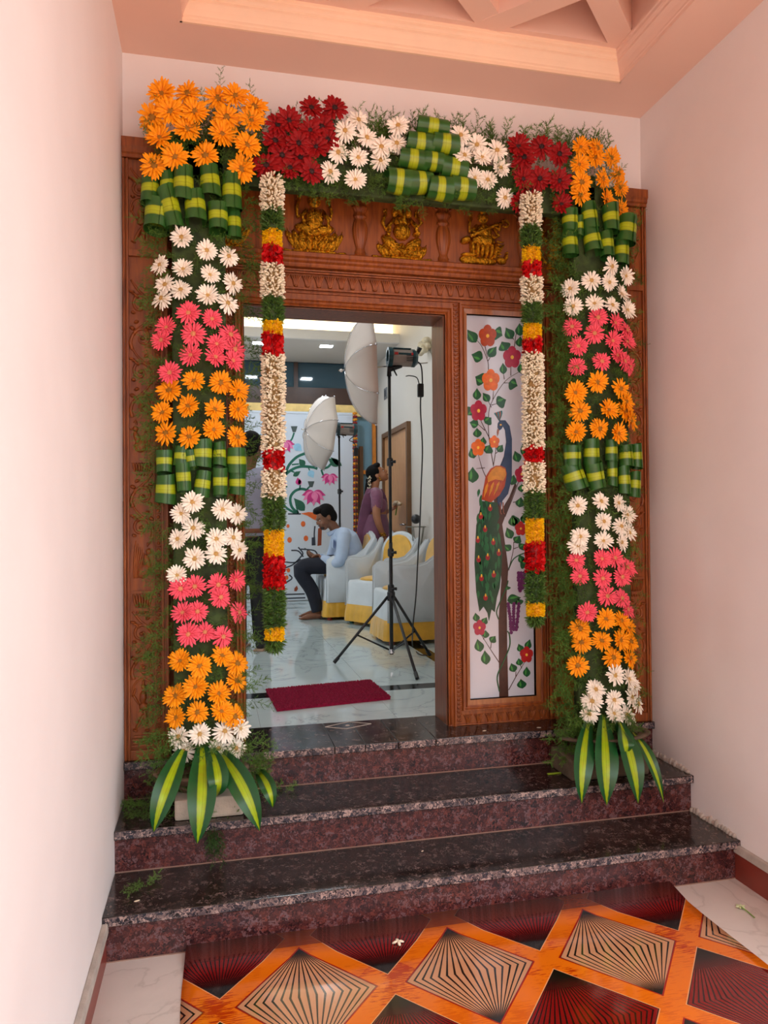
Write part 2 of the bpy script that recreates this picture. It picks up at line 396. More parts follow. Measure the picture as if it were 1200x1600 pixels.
# ================================================================== CARVED DOOR FRAME
YF = .172
df = empty('carved_door_frame', (1.3, .1, PZ), 'carved brown teak door frame with pilasters, lintel panel and side light', 'door frame')
WD, WDD, WDL = MAT['wood'], MAT['wood_d'], MAT['wood_l']
def pil(x0, x1, sgn):
    # outer pilaster: back board, moulded outer edge, sunk field, divider, crown
    box('pilaster', WD, (x0, x1, .012, .36, PZ, 3.18), df)
    xo = x0 if sgn > 0 else x1
    def vs(a, b, y, nm, mat=WD, z0=PZ, z1=3.18):
        xa, xb = sorted((xo+sgn*a, xo+sgn*b)); return box(nm, mat, (xa, xb, y, .02, z0, z1), df, bevel=.0025)
    vs(.000, .010, .0, 'edge_moulding'); vs(.010, .016, .006, 'edge_moulding'); vs(.016, .025, -.002, 'edge_moulding')
    vs(.128, .134, .004, 'edge_moulding', z1=2.74); vs(.160, .170, .0, 'edge_moulding', z1=2.74); vs(.178, .19, .004, 'edge_moulding')
    xa, xb = sorted((xo+sgn*.025, xo+sgn*.19))
    box('divider_rail', WD, (xa, xb, -.004, .02, 2.745, 2.775), df, bevel=.003)
    box('plinth_rail', WD, (xa, xb, 0., .02, PZ, .56), df, bevel=.003)
    cp = [(-.0, 0), (.010, .0), (.010, .014), (.018, .02), (.018, .032), (.026, .044), (.026, .084), (.0, .084)]
    xa, xb = sorted((xo, xo+sgn*.20))
    MB().prof_x([(.004-a, 3.182+b) for a, b in cp]+[(.046, 3.266), (.046, 3.182)], xa, xb).build('crown_moulding', WD, df)
    # bead string beside the scrolls
    mb = MB()
    z = .60
    while z < 2.73:
        mb.ell((xo+sgn*.147, .010, z), (.008, .008, .008), None, 8, 6)
        mb.box(xo+sgn*.147-.011, xo+sgn*.147+.011, .004, .016, z+.0125, z+.0165)
        z += .029
    tag(mb.build('bead_string', WD, df, smooth=True), kind='stuff')
    return xo
def curl(cu, cz, r, a0, turns, dirn, r1=.15, n=22):
    return [(cu+r*(1-(1-r1)*i/n)*math.cos(a0+dirn*turns*2*PI*i/n), cz+r*(1-(1-r1)*i/n)*math.sin(a0+dirn*turns*2*PI*i/n)) for i in range(n+1)]
def carve(xo, sgn):
    X = lambda u: xo+sgn*(.030+.096*u)
    def vine(pts, r0=.0095, r1=.005, nm='vine_scroll', n=6):
        P = [(X(u), .011, z) for u, z in pts]; k = len(P)
        return MB().tube(P, [r0+(r1-r0)*i/(k-1) for i in range(k)], n).build(nm, WD, df, smooth=True)
    def blob(mb, u, z, ru, rz, rot=0, d=.013):
        mb.ell((X(u), .012, z), (ru*.105, d*1.25, rz), (0, sgn*rot, 0), 10, 7)
    def scroll(z, h, flip):
        # one S of the running vine: stem, curl with a bud, side leaves
        f = (lambda u: 1-u) if flip else (lambda u: u)
        st_ = [(f(.1), z), (f(.02), z+h*.22), (f(.2), z+h*.48), (f(.62), z+h*.72), (f(.95), z+h*1.0)]
        vine([(p.x, p.y) for p in catmull([(a, b, 0) for a, b in st_], 6)])
        c = [(f(.55+(.42*(1-.8*i/20))*math.cos(PI*.9-2*PI*1.15*i/20)), z+h*.33+(h*.30*(1-.8*i/20))*math.sin(PI*.9-2*PI*1.15*i/20)) for i in range(21)]
        vine(c, .0085, .0045)
        mb = MB(); blob(mb, f(.55), z+h*.33, .10, h*.055)
        for k in range(3): blob(mb, f(.72+.1*k), z+h*(.56+.06*k), .13, h*.04, .7-.3*k)
        blob(mb, f(.1), z+h*.6, .12, h*.06, .5); blob(mb, f(.28), z+h*.78, .11, h*.05, -.5); blob(mb, f(.86), z+h*.1, .1, h*.05, .3)
        mb.build('carved_leaf', WD, df, smooth=True)
    def peacock(z, h, flip):
        f = (lambda u: 1-u) if flip else (lambda u: u)
        mb = MB()
        blob(mb, f(.55), z+h*.38, .27, h*.16, .5, .014); blob(mb, f(.72), z+h*.58, .13, h*.16, -.3, .013)
        blob(mb, f(.78), z+h*.78, .12, h*.07, 0, .012); blob(mb, f(.95), z+h*.77, .09, h*.02, .2, .008)
        for k in range(5): blob(mb, f(.16+.07*k), z+h*(.62-.03*k), .055, h*(.40-.03*k), .06+.04*k, .008)
        for k in range(3): blob(mb, f(.72+.05*k), z+h*(.92+.02*k), .03, h*.05, .3*k, .006)
        mb.build('carved_peacock', WD, df, smooth=True)
    def pot(z, h):
        mb = MB()
        for k in range(7): blob(mb, .5+(k-3)*.115, z+h*.55, .06, h*.34, (k-3)*.07, .011)
        mb.box(min(X(.02), X(.98)), max(X(.02), X(.98)), .003, .016, z+h*.88, z+h*1.0); mb.box(min(X(.2), X(.8)), max(X(.2), X(.8)), .004, .016, z+h*.06, z+h*.2)
        for k in range(4): blob(mb, .3+.14*k, z, .06, h*.09, 0, .008)
        mb.build('carved_lotus_pot', WD, df, smooth=False)
    def figure(z, h):
        mb = MB()
        blob(mb, .52, z+h*.91, .10, h*.055, 0, .012); blob(mb, .52, z+h*.985, .06, h*.05, 0, .010)
        blob(mb, .5, z+h*.70, .15, h*.13, .05, .015); blob(mb, .52, z+h*.52, .19, h*.09, -.1, .015)
        blob(mb, .60, z+h*.30, .10, h*.19, -.12, .013); blob(mb, .38, z+h*.24, .09, h*.20, .5, .013)
        blob(mb, .16, z+h*.06, .12, h*.03, .4, .012); blob(mb, .68, z+h*.05, .11, h*.028, 0, .012)
        blob(mb, .2, z+h*.66, .05, h*.13, -.5, .010); blob(mb, .12, z+h*.80, .05, h*.09, .3, .010); blob(mb, .82, z+h*.62, .05, h*.13, .55, .010); blob(mb, .92, z+h*.5, .07, h*.03, 0, .01)
        mb.build('carved_figure', WD, df, smooth=True)
        c = [(.5+.46*math.cos(t), z+h*(.80+.26*math.sin(t))) for t in [PI*(-.1+1.2*i/14) for i in range(15)]]
        vine(c, .005, .005, 'carved_halo')
    for k, (a, b, y0) in enumerate(((.0, 1.0, 0), (.06, .94, .012), (.0, 1.0, .026), (.1, .9, .04))):
        box('carved_base', WD, (min(X(a), X(b)), max(X(a), X(b)), .001+.002*(k % 2), .02, .572+y0, .572+y0+.011), df, bevel=.002)
    figure(.632, .225)
    scroll(.87, .155, False); scroll(1.02, .15, True)
    pot(1.165, .095); peacock(1.265, .215, False)
    scroll(1.49, .15, True); scroll(1.63, .15, False)
    pot(1.775, .06); peacock(1.83, .19, True)
    scroll(2.03, .16, False); scroll(2.18, .16, True); scroll(2.33, .16, False); scroll(2.48, .16, True)
    figure(2.80, .20); scroll(3.0, .14, True)
xl = pil(0.002, .19, 1); carve(xl, 1)
xr = pil(2.404, 2.592, -1); carve(xr, -1)

# door jambs, mullion, head: solid members
DX0, DX1, DZ = .53, 1.545, 2.612
box('jamb', WD, (.19, DX0, YF, .385, PZ, 2.866), df)
box('mullion', WD, (DX1, 1.662, YF, .385, PZ, 2.866), df)
box('jamb', WD, (2.026, 2.404, YF, .385, PZ, 2.866), df)
box('head_rail', WD, (DX0, DX1, YF, .385, DZ, 2.866), df)
box('head_rail', WD, (1.662, 2.026, YF, .385, 2.624, 2.866), df)
box('bottom_rail', WD, (1.662, 2.026, YF, .385, PZ, .640), df)
box('reveal_board', WDD, (DX1-.006, DX1, YF+.012, .385, PZ, DZ), df); box('reveal_board', WDD, (DX0, DX0+.006, YF+.012, .385, PZ, DZ), df)
box('reveal_board', WDD, (DX0+.006, DX1-.006, YF+.012, .385, DZ-.006, DZ), df)
box('lintel_panel', WD, (.19, 2.404, YF-.012, .385, 2.866, 3.25), df)
# mitred moulding frames
def mould(prof, x0, x1, z0, z1, nm, mat, open_bottom=False):
    n = len(prof); vs_ = []
    for c in range(4):
        for d, y in prof:
            x = (x0-d) if c in (0, 1) else (x1+d); z = (z1+d) if c in (1, 2) else (z0 if open_bottom else z0-d)
            vs_.append((x, y, z))
    fs = []
    for c in range(3 if open_bottom else 4):
        c2 = (c+1) % 4
        for i in range(n-1): fs.append((c*n+i, c*n+i+1, c2*n+i+1, c2*n+i))
    if open_bottom: fs += [tuple(range(n)), tuple(3*n+i for i in range(n))][:2]
    return MB().add(vs_, fs).build(nm, mat, df)
Y0 = YF
mould([(0, Y0+.03), (0, Y0-.004), (.005, Y0-.008), (.010, Y0-.004), (.013, Y0-.010), (.022, Y0-.016), (.026, Y0-.012), (.030, Y0-.020), (.038, Y0-.020), (.040, Y0)], DX0, DX1, PZ, DZ, 'door_moulding', WD, True)
# window: flat light rail then ridges
mould([(0, Y0+.03), (0, Y0-.002), (.026, Y0-.004), (.026, Y0)], 1.662, 2.026, .640, 2.624, 'glazing_rail', WDL)
mould([(.026, Y0), (.026, Y0-.010), (.031, Y0-.013), (.034, Y0-.008), (.040, Y0-.008), (.043, Y0-.016), (.050, Y0-.016), (.052, Y0)], 1.671, 2.026, .640, 2.624, 'window_moulding', WD)
mould([(.060, Y0), (.060, Y0-.012), (.066, Y0-.016), (.070, Y0-.010), (.078, Y0-.018), (.086, Y0-.018), (.088, Y0)], 1.671+.06, 2.026, .655, 2.62, 'outer_moulding', WD) if False else None
for a, b, y in ((2.086, 2.094, .012), (2.098, 2.112, .018), (2.13, 2.145, .022), (2.165, 2.18, .01), (2.30, 2.315, .012), (2.33, 2.36, .008), (.215, .235, .01), (.26, .275, .014), (.40, .412, .012), (.42, .436, .018)):
    box('panel_moulding', WD, (a, b, Y0-y, Y0+.004, PZ, 2.69), df, bevel=.003)
# chevron bands down the mullion and the left jamb
for xc in (1.603, .473):
    mb = MB(); z = PZ+.02
    while z < 2.66:
        for sg in (-1, 1):
            mb.tube([(xc, Y0-.003, z), (xc+sg*.014, Y0-.001, z+.013)], [(.005, .005), (.003, .004)], 5)
        mb.ell((xc-.011, Y0, z+.002), (.004, .005, .005), None, 6, 4); mb.ell((xc+.011, Y0, z+.002), (.004, .005, .005), None, 6, 4)
        z += .021
    tag(mb.build('chevron_band', WD, df, smooth=True), kind='stuff')
# carved acanthus leaves: shared mesh
mb = MB()
for k in (-2, -1, 0, 1, 2):
    mb.tube(bez((k*.003, .0, .0), (k*.005, -.010, .03), (k*.0125, -.006, .054)), [(.0035, .004)]*5+[(.0045, .004)]*5+[(.0025, .003)], 6)
mb.ell((0, -.002, .004), (.012, .006, .006), None, 8, 6)
leaf_me = mb.mesh('carved_leaf', WD, smooth=True)
for i in range(39): inst('carved_leaf', leaf_me, Matrix.Translation((.22+.0565*i, Y0-.001, 2.710)), df)
for i in range(8): inst('carved_leaf', leaf_me, Matrix.Translation((1.648+.058*i, Y0-.002, .522)) @ Matrix.Scale(.86, 4), df)
box('base_fillet', WD, (1.55, 2.15, Y0-.012, Y0+.01, PZ, .523), df, bevel=.002)
# head mouldings above the leaf band
for z0, z1, y in ((2.676, 2.684, .012), (2.692, 2.703, .018), (2.772, 2.780, .020), (2.786, 2.796, .010)):
    box('head_moulding', WD, (.19, 2.404, Y0-y, Y0+.004, z0, z1), df, bevel=.003)
MB().prof_x([(Y0, 2.798), (Y0-.028, 2.800), (Y0-.034, 2.808), (Y0-.034, 2.816), (Y0-.046, 2.824), (Y0-.046, 2.834), (Y0-.058, 2.842), (Y0-.058, 2.860), (Y0-.05, 2.866), (Y0, 2.866)], .19, 2.404).build('cornice_shelf', WD, df)
MB().prof_x([(Y0, 3.20), (Y0-.05, 3.20), (Y0-.06, 3.215), (Y0-.10, 3.24), (Y0-.10, 3.266), (Y0, 3.266)], .19, 2.404).build('crown_moulding', WD, df)
# fluted baluster columns on the lintel
prof = [(.034, 0), (.034, .014), (.026, .018), (.030, .028), (.024, .038), (.022, .05), (.030, .075), (.038, .11), (.040, .14), (.037, .165), (.030, .185), (.024, .195), (.034, .202), (.034, .212), (.026, .218), (.032, .232), (.042, .245), (.042, .258), (.030, .262), (.034, .29), (.044, .32), (.050, .334)]
for xc in (.663, 1.104, 1.536, 1.977):
    n = 24; mb = MB(); vs_ = []; fs = []
    for r, z in prof:
        for j in range(n+1):
            a = PI+PI*j/n; rr = r*(1-.10*(j % 3 == 0))
            vs_.append((xc+rr*math.cos(a), Y0-.012+rr*.55*math.sin(a), 2.866+z))
    for i in range(len(prof)-1):
        for j in range(n): fs.append((i*(n+1)+j, i*(n+1)+j+1, (i+1)*(n+1)+j+1, (i+1)*(n+1)+j))
    mb.add(vs_, fs).build('carved_column', WD, df, smooth=True)
    m2 = MB()
    for sg in (-1, 1):
        m2.tube(bez((xc+sg*.03, Y0-.014, 3.14), (xc+sg*.06, Y0-.018, 3.15), (xc+sg*.075, Y0-.014, 3.20), 8), .006, 6)
    m2.build('carved_bracket', WD, df, smooth=True)

# ------------------------------------------------------------------ gold reliefs
YG = Y0-.014; GS_ = .345
def relief(xc, zb, label, fn):
    root = empty('gold_deity_relief', (xc, YG, zb), label, 'relief', 'gold reliefs on the lintel')
    def part(nm, items):
        mb = MB()
        for it in items:
            if it[0] == 'e':
                _, u, v, ru, rv, rot, d = it; mb.ell((xc+u*GS_, YG-.002, zb+v*GS_), (ru*GS_, d, rv*GS_), (0, rot, 0), 12, 8)
            else:
                _, pts, r = it; mb.tube([(xc+p[0]*GS_, YG-(p[2] if len(p) > 2 else .012), zb+p[1]*GS_) for p in pts], r, 7)
        mb.build(nm, MAT['gold'], root, smooth=True)
    fn(part)
def E(u, v, ru, rv, rot=0, d=.018): return ('e', u, v, ru, rv, rot, d)
def lotus(part, wide=.43, h=.36, n=9):
    it = []
    for row, (k, s, d) in enumerate(((n, 1.0, .012), (n-2, .82, .018), (n-4, .6, .024))):
        for i in range(k):
            t = (i/(k-1))*2-1; a = t*1.15
            it.append(E(t*wide*s*.72, .05+h*.42*s*(1-.18*abs(t)), .055, h*.46*s, a*.55, d))
            it.append(('t', [(t*wide*s*.72-math.sin(a*.55)*-.0, .05, d+.004), (t*wide*s*.72+math.sin(a*.55)*h*.4*s, .05+h*.8*s, d+.002)], .0022))
    for i in range(6):
        t = (i/5)*2-1; it.append(E(t*wide*.85, .035-.012*abs(t), .10, .024, t*-.22, .012))
    it.append(E(0, .03, .14, .035, 0, .02))
    part('lotus_base', it)
def arms(part, pts4, r=.0085):
    for p in pts4: part('arm', [('t', p, [r]*(len(p)-1)+[r*.8]), E(p[-1][0], p[-1][1], .035, .045, 0, .016)]+[('t', [(p[-1][0]+.018*k, p[-1][1]+.02), (p[-1][0]+.026*k, p[-1][1]+.065)], .0026) for k in (-1, 0, 1)])
def goddess(part):
    lotus(part)
    part('body', [E(0, .52, .135, .13, 0, .026), E(0, .43, .12, .10, 0, .028), E(-.13, .35, .16, .075, .2, .028), E(.13, .35, .16, .075, -.2, .028), E(0, .30, .10, .06, 0, .034)]
         + [('t', [(-.12+.04*k, .62, .022), (-.03+.01*k, .42, .03)], .0028) for k in range(4)] + [('t', [(.12-.04*k, .62, .022), (.03-.01*k, .42, .03)], .0028) for k in range(4)]
         + [('t', [(-.22+.03*k, .33-.03*k, .03), (-.05, .24, .036), (.06, .30, .036)], .0025) for k in range(4)])
    part('head', [E(0, .76, .052, .065, 0, .030), E(0, .76, .10, .10, 0, .012), E(-.06, .72, .02, .03, 0, .02), E(.06, .72, .02, .03, 0, .02)])
    part('crown', [E(0, .86, .055, .05, 0, .024), E(0, .93, .035, .06, 0, .02), E(0, 1.0, .015, .03, 0, .014)])
    arms(part, [[(-.13, .58), (-.24, .50), (-.25, .62), (-.22, .76)], [(.13, .58), (.23, .50), (.245, .60), (.21, .74)], [(-.12, .60, .02), (-.18, .50, .024), (-.15, .42, .03)], [(.12, .60, .02), (.19, .48, .024), (.19, .36, .03)]])
def ganesha(part):
    lotus(part, .42, .24, 9)
    part('body', [E(0, .42, .135, .13, 0, .038), E(0, .56, .13, .09, 0, .030), E(-.16, .22, .19, .085, .75, .034), E(.15, .22, .18, .085, -.7, .034), E(.02, .12, .22, .05, 0, .034)]
         + [('t', [(-.24+.045*k, .28-.04*k, .034), (-.14+.045*k, .20-.04*k, .040), (-.02+.03*k, .20-.04*k, .036)], .003) for k in range(5)]
         + [('t', [(.26-.03*k, .28-.045*k, .034), (.14-.02*k, .25-.045*k, .042), (.05, .20-.03*k, .036)], .003) for k in range(5)]
         + [('t', [(-.07, .56, .034), (-.03, .36, .044), (0, .30, .044), (.04, .36, .044), (.07, .56, .034)], .0035)])
    part('head', [E(0, .72, .075, .085, 0, .038), E(-.10, .70, .055, .08, .2, .022), E(.10, .70, .055, .08, -.2, .022)] + [('t', [(0, .70, .040), (.005, .60, .046), (.0, .52, .048), (.035, .485, .048), (.06, .515, .044)], [.011, .0095, .0085, .007, .005])])
    part('crown', [E(0, .82, .08, .035, 0, .034), E(0, .88, .06, .035, 0, .028), E(0, .945, .04, .045, 0, .022), E(0, 1.0, .015, .035, 0, .015)])
    arms(part, [[(-.12, .60), (-.25, .42), (-.29, .52), (-.25, .66)], [(.12, .60), (.23, .50), (.29, .56), (.22, .68)], [(-.12, .58, .02), (-.20, .48, .028), (-.20, .38, .034)], [(.12, .58, .02), (.20, .46, .028), (.21, .40, .034)]], .0095)
    part('sweet_bowl', [E(.22, .40, .06, .045, 0, .036), E(.22, .45, .04, .03, 0, .03)])
def veena(part):
    part('stone_seat', [E(-.24, .09, .16, .075, 0, .022), E(-.24, .16, .14, .03, 0, .024), E(.0, .08, .2, .06, 0, .02)])
    part('body', [E(0, .52, .125, .13, 0, .026), E(-.02, .38, .20, .10, 0, .032)] + [E(-.20+.075*k, .25, .04, .13, .05*k-.1, .034) for k in range(6)] + [E(.02, .06, .04, .05, .3, .026)]
         + [('t', [(.16, .36-.045*k, .036), (.22, .34-.045*k, .040), (.27-.02*k, .36-.05*k, .03)], .004) for k in range(6)])
    part('head', [E(-.02, .72, .05, .06, 0, .030), E(-.02, .73, .09, .085, 0, .014)])
    part('crown', [E(-.02, .81, .05, .04, 0, .024), E(-.02, .87, .035, .05, 0, .02), E(-.02, .94, .014, .035, 0, .014)])
    part('lute', [E(-.30, .37, .085, .055, -.35, .036), ('t', [(-.26, .40, .040), (-.05, .50, .044), (.16, .60, .042), (.30, .66, .034)], [.009, .0075, .0075, .008]), ('t', [(.30+.055*math.cos(t), .64+.05*math.sin(t), .03) for t in [PI*.8-i*.4 for i in range(13)]], .006)]
         + [('t', [(-.16+.05*k, .432+.0235*k, .046), (-.145+.05*k, .462+.0235*k, .048)], .0022) for k in range(9)])
    arms(part, [[(-.12, .60), (-.25, .50), (-.24, .62), (-.22, .70)], [(.12, .60), (.22, .46), (.12, .42)], [(.12, .62, .02), (.22, .54, .03), (.20, .60, .044)], [(-.12, .58, .02), (-.22, .48, .03), (-.16, .46, .044)]])
    part('peacock', [E(.26, .10, .085, .05, .2, .026), E(.34, .16, .03, .06, .2, .022), E(.35, .22, .025, .025, 0, .02)] + [E(.16+.03*k, .20+.02*k, .02, .12, .6, .018) for k in range(4)])
def ringed(part):
    part('body', [E(0, .40, .12, .14, 0, .026), E(0, .24, .16, .08, 0, .028), E(0, .58, .07, .08, 0, .026), E(-.08, .12, .06, .10, .2, .022), E(.08, .12, .06, .10, -.2, .022)])
    part('flame_ring', [('t', [(.30*math.cos(t), .45+.42*math.sin(t), .010) for t in [2*PI*i/32 for i in range(33)]], .005)] + [('t', [(.30*math.cos(t), .45+.42*math.sin(t), .01), (.36*math.cos(t+.07), .45+.50*math.sin(t+.07), .008)], [.006, .002]) for t in [2*PI*i/24 for i in range(24)]])
    part('head', [E(0, .70, .05, .06, 0, .028), E(0, .80, .04, .05, 0, .02)])
    arms(part, [[(-.1, .52), (-.2, .44), (-.22, .56)], [(.1, .52), (.2, .44), (.22, .56)]])
    part('base', [E(0, .03, .22, .035, 0, .024)])
relief(.876, 2.868, 'gold relief of a seated four-armed goddess on a wide lotus', goddess)
relief(1.318, 2.868, 'gold relief of a seated elephant-headed deity in the middle of the lintel', ganesha)
relief(1.758, 2.868, 'gold relief of a goddess playing a long lute', veena)
relief(.425, 2.868, 'gold relief half hidden behind the rolled leaves left of the white garland', goddess)
relief(2.16, 2.868, 'gold relief of a dancing figure in a flame ring beside the right garland', ringed)

# ------------------------------------------------------------------ painted glass side light
YP = .196
MAT['pane'] = M('frosted_glass', S(196, 202, 214), .18, var=.02, scale=1.2, coat=.4)
pane = box('painted_glass_panel', MAT['pane'], (1.655, 2.034, YP, YP+.008, .632, 2.632))
tag(pane, 'tall frosted glass side light painted with a peacock on a flowering tree', 'glass panel')
box('side_light_backing', MAT['hallwall'], (1.655, 2.034, .21, .30, .632, 2.632), df)
PM = {k: M('paint_'+k, S(*c), .3, var=.16, scale=45) for k, c in dict(leaf=(14, 84, 44), vein=(64, 150, 60), stem=(62, 34, 26), crim=(168, 16, 62), red=(176, 22, 26), orange=(226, 110, 24), rust=(178, 70, 26), yel=(240, 196, 70), blue=(14, 50, 92), teal=(24, 130, 140), gold=(210, 140, 30), wing=(170, 62, 14), trunk=(64, 32, 22), tail=(12, 66, 40), tail2=(30, 104, 60), purple=(96, 22, 92), beak=(150, 90, 70), black=(16, 16, 20), white=(230, 230, 225), eye=(150, 26, 40)).items()}
_lay = [0]
def c7(x, y): return (690+x/4.442, 470+y/4.444)
def c8(x, y): return (690+x/4.442, 790+y/4.444)
def pp(pxs): return [xz(x, y, YP) for x, y in pxs]
def pprism(nm, poly, mat, layer, par=pane): return MB().prism(poly, YP-.0011*layer, YP+.001).build(nm, PM[mat], par)
def pstroke(pxs, w, mat, layer=1, nm='painted_stem', par=pane, Y=YP):
    P = catmull([(*xz(x, y, Y), 0) for x, y in pxs], 5); k = len(P); L = []; Rr = []
    for i, p in enumerate(P):
        t = (P[min(i+1, k-1)]-P[max(i-1, 0)]).normalized(); n = Vector((-t.y, t.x, 0))
        ww = (w[0]+(w[1]-w[0])*i/(k-1))/2 if hasattr(w, '__len__') else w/2
        L.append(p+n*ww); Rr.append(p-n*ww)
    vs_ = [(q.x, Y-.0011*layer, q.y) for q in L]+[(q.x, Y-.0011*layer, q.y) for q in Rr]
    fs = [(i, i+1, k+i+1, k+i) for i in range(k-1)]
    vs_ += [(a, Y+.001, c) for a, b, c in vs_]
    fs += [(i, 2*k+i, 2*k+i+1, i+1) for i in range(k-1)]+[(k+i, k+i+1, 3*k+i+1, 3*k+i) for i in range(k-1)]
    return MB().add(vs_, fs).build(nm, PM[mat] if isinstance(mat, str) else mat, par)
def leafpoly(b, t, w, n=7):
    b, t = Vector(b), Vector(t); d = t-b; nn = Vector((-d.y, d.x)).normalized()
    prof = [0, .62, .92, 1.0, .86, .55, .25, 0]
    up = [b+d*(i/7)+nn*w/2*prof[i] for i in range(8)]; dn = [b+d*(i/7)-nn*w/2*prof[i] for i in range(6, 0, -1)]
    return [(p.x, p.y) for p in up+dn]
def pleaf(f, b, t, w):
    b = tuple(Vector(b)); t = tuple(Vector(b)+(Vector(t)-Vector(b))*1.12); w *= 1.22
    po = pp([f(*q) for q in leafpoly(b, t, w)])
    o = pprism('painted_leaf', po, 'leaf', 2)
    bb, tt = Vector(b), Vector(t); d = tt-bb; n = Vector((-d.y, d.x)).normalized()
    po2 = pp([f(*q) for q in leafpoly(bb+d*.18-n*w*.16, bb+d*.85-n*w*.12, w*.20)]); pprism('leaf_highlight', po2, 'vein', 2.6, o)
def pflower(f, c, r, mat, sy=1.2):
    me = MB()
    for k in range(5):
        a = 2*PI*k/5+PI/2
        cc = (c[0]+r*.55*math.cos(a), c[1]-r*.55*sy*math.sin(a))
        po = pp([f(cc[0]+r*.47*math.cos(t), cc[1]+r*.52*sy*math.sin(t)) for t in [2*PI*j/12 for j in range(12)]])
        me.prism(po, YP-.0011*(3+.12*k), YP+.001)
    o = me.build('painted_flower', PM[mat], pane)
    po = pp([f(c[0]+r*.18*math.cos(t), c[1]+r*.22*math.sin(t)) for t in [2*PI*j/10 for j in range(10)]]); pprism('flower_eye', po, 'yel', 4.2, o)
for q in ([(360, 1150), (330, 960), (325, 820), (345, 710), (440, 560), (560, 480)], [(325, 480), (320, 420), (280, 320), (245, 275)], [(300, 310), (320, 400)], [(320, 420), (345, 380)], [(355, 690), (360, 620)], [(480, 520), (480, 460)], [(505, 320), (515, 240), (530, 200)], [(500, 270), (480, 230)], [(335, 960), (280, 850), (270, 820)], [(300, 900), (255, 860)], [(360, 1140), (375, 1040), (370, 1000)], [(310, 1230), (280, 1160), (255, 1070)], [(300, 1160), (240, 1165)], [(430, 570), (465, 570)], [(345, 725), (380, 715)], [(345, 740), (325, 700)], [(435, 545), (430, 510)], [(375, 1060), (400, 1040)], [(350, 1060), (335, 1030)], [(440, 1500), (500, 1350), (560, 1180), (575, 1120)], [(495, 1400), (540, 1390)]):
    pstroke([c7(*p) for p in q], (.0045, .0025), 'stem')
for q in ([(465, 450), (495, 320), (500, 250)], [(500, 300), (540, 285)], [(500, 260), (520, 240)], [(400, 1090), (340, 1000), (270, 890)], [(465, 1280), (520, 1180), (580, 1080)], [(290, 930), (300, 900)], [(340, 990), (345, 950)], [(515, 1190), (515, 1150)], [(555, 1130), (545, 1100)]):
    pstroke([c8(*p) for p in q], (.0045, .0025), 'stem')
pstroke([c8(400, 1290), c8(385, 1190), c8(420, 1100), c8(470, 980), c8(470, 900), c8(455, 870)], .006, 'leaf', 4)
pstroke([c8(395, 790), c8(380, 740), c8(400, 680), c8(450, 560), c8(460, 520)], .005, 'leaf', 4)
pstroke([c8(465, 440), c8(500, 370), c8(560, 335), c8(600, 330)], .006, 'leaf', 1)
for b, t, w in (((240, 290), (185, 210), 62), ((360, 215), (415, 240), 85), ((285, 400), (215, 375), 70), ((325, 390), (375, 325), 55), ((490, 265), (450, 195), 60), ((300, 560), (240, 530), 80), ((430, 510), (425, 440), 42), ((465, 570), (520, 590), 70), ((330, 700), (290, 645), 45), ((380, 715), (440, 690), 75), ((245, 690), (245, 615), 48), ((215, 745), (170, 790), 62), ((255, 860), (200, 845), 55), ((300, 850), (340, 815), 60), ((250, 950), (245, 890), 50), ((285, 1005), (290, 950), 40), ((225, 1095), (205, 1030), 50), ((310, 1060), (335, 1005), 60), ((390, 1050), (420, 1005), 45), ((215, 1265), (215, 1165), 70), ((450, 345), (420, 290), 75), ((545, 245), (540, 165), 55), ((540, 320), (545, 255), 50), ((560, 510), (555, 430), 55), ((535, 1120), (510, 1050), 50), ((575, 1080), (565, 995), 40), ((485, 1280), (500, 1215), 50), ((555, 1330), (560, 1275), 50), ((540, 1435), (550, 1370), 55), ((520, 1560), (500, 1495), 55), ((570, 1545), (575, 1480), 45)):
    pleaf(c7, b, t, w)
for b, t, w in (((500, 145), (490, 75), 55), ((575, 110), (580, 60), 45), ((485, 230), (455, 160), 52), ((510, 260), (540, 215), 52), ((480, 310), (440, 275), 45), ((540, 300), (575, 270), 50), ((545, 400), (590, 410), 60), ((565, 400), (540, 345), 40), ((245, 805), (235, 750), 40), ((285, 825), (310, 780), 40), ((305, 920), (305, 870), 42), ((340, 950), (370, 910), 45), ((270, 1015), (250, 935), 55), ((310, 1105), (300, 1015), 55), ((555, 1015), (535, 965), 40), ((590, 1000), (610, 935), 40), ((545, 1110), (535, 1065), 42), ((505, 1155), (485, 1100), 48), ((590, 1190), (590, 1125), 42), ((560, 1270), (550, 1210), 55), ((455, 660), (540, 640), 60), ((545, 690), (530, 650), 50), ((460, 585), (455, 560), 36)):
    pleaf(c8, b, t, w)
for c, r, m in (((318, 245), 62, 'rust'), ((488, 393), 62, 'crim'), ((340, 553), 62, 'orange'), ((255, 765), 58, 'crim'), ((252, 1020), 48, 'orange'), ((365, 980), 36, 'orange'), ((555, 1205), 48, 'crim')): pflower(c7, c, r, m)
for c, r, m in (((548, 160), 40, 'red'), ((262, 848), 44, 'crim'), ((588, 1035), 46, 'red')): pflower(c8, c, r, m)
# tree trunk
pprism('painted_trunk', pp([c8(400, 1340), c8(395, 800), c8(415, 520), c8(400, 250), c8(375, 60), c8(360, -60), c8(400, -60), c8(415, 30), c8(470, -60), c8(510, -160), c8(520, -140), c8(480, -30), c8(420, 130), c8(445, 300), c8(462, 440), c8(450, 620), c8(455, 1000), c8(463, 1335)]), 'trunk', 1.8)
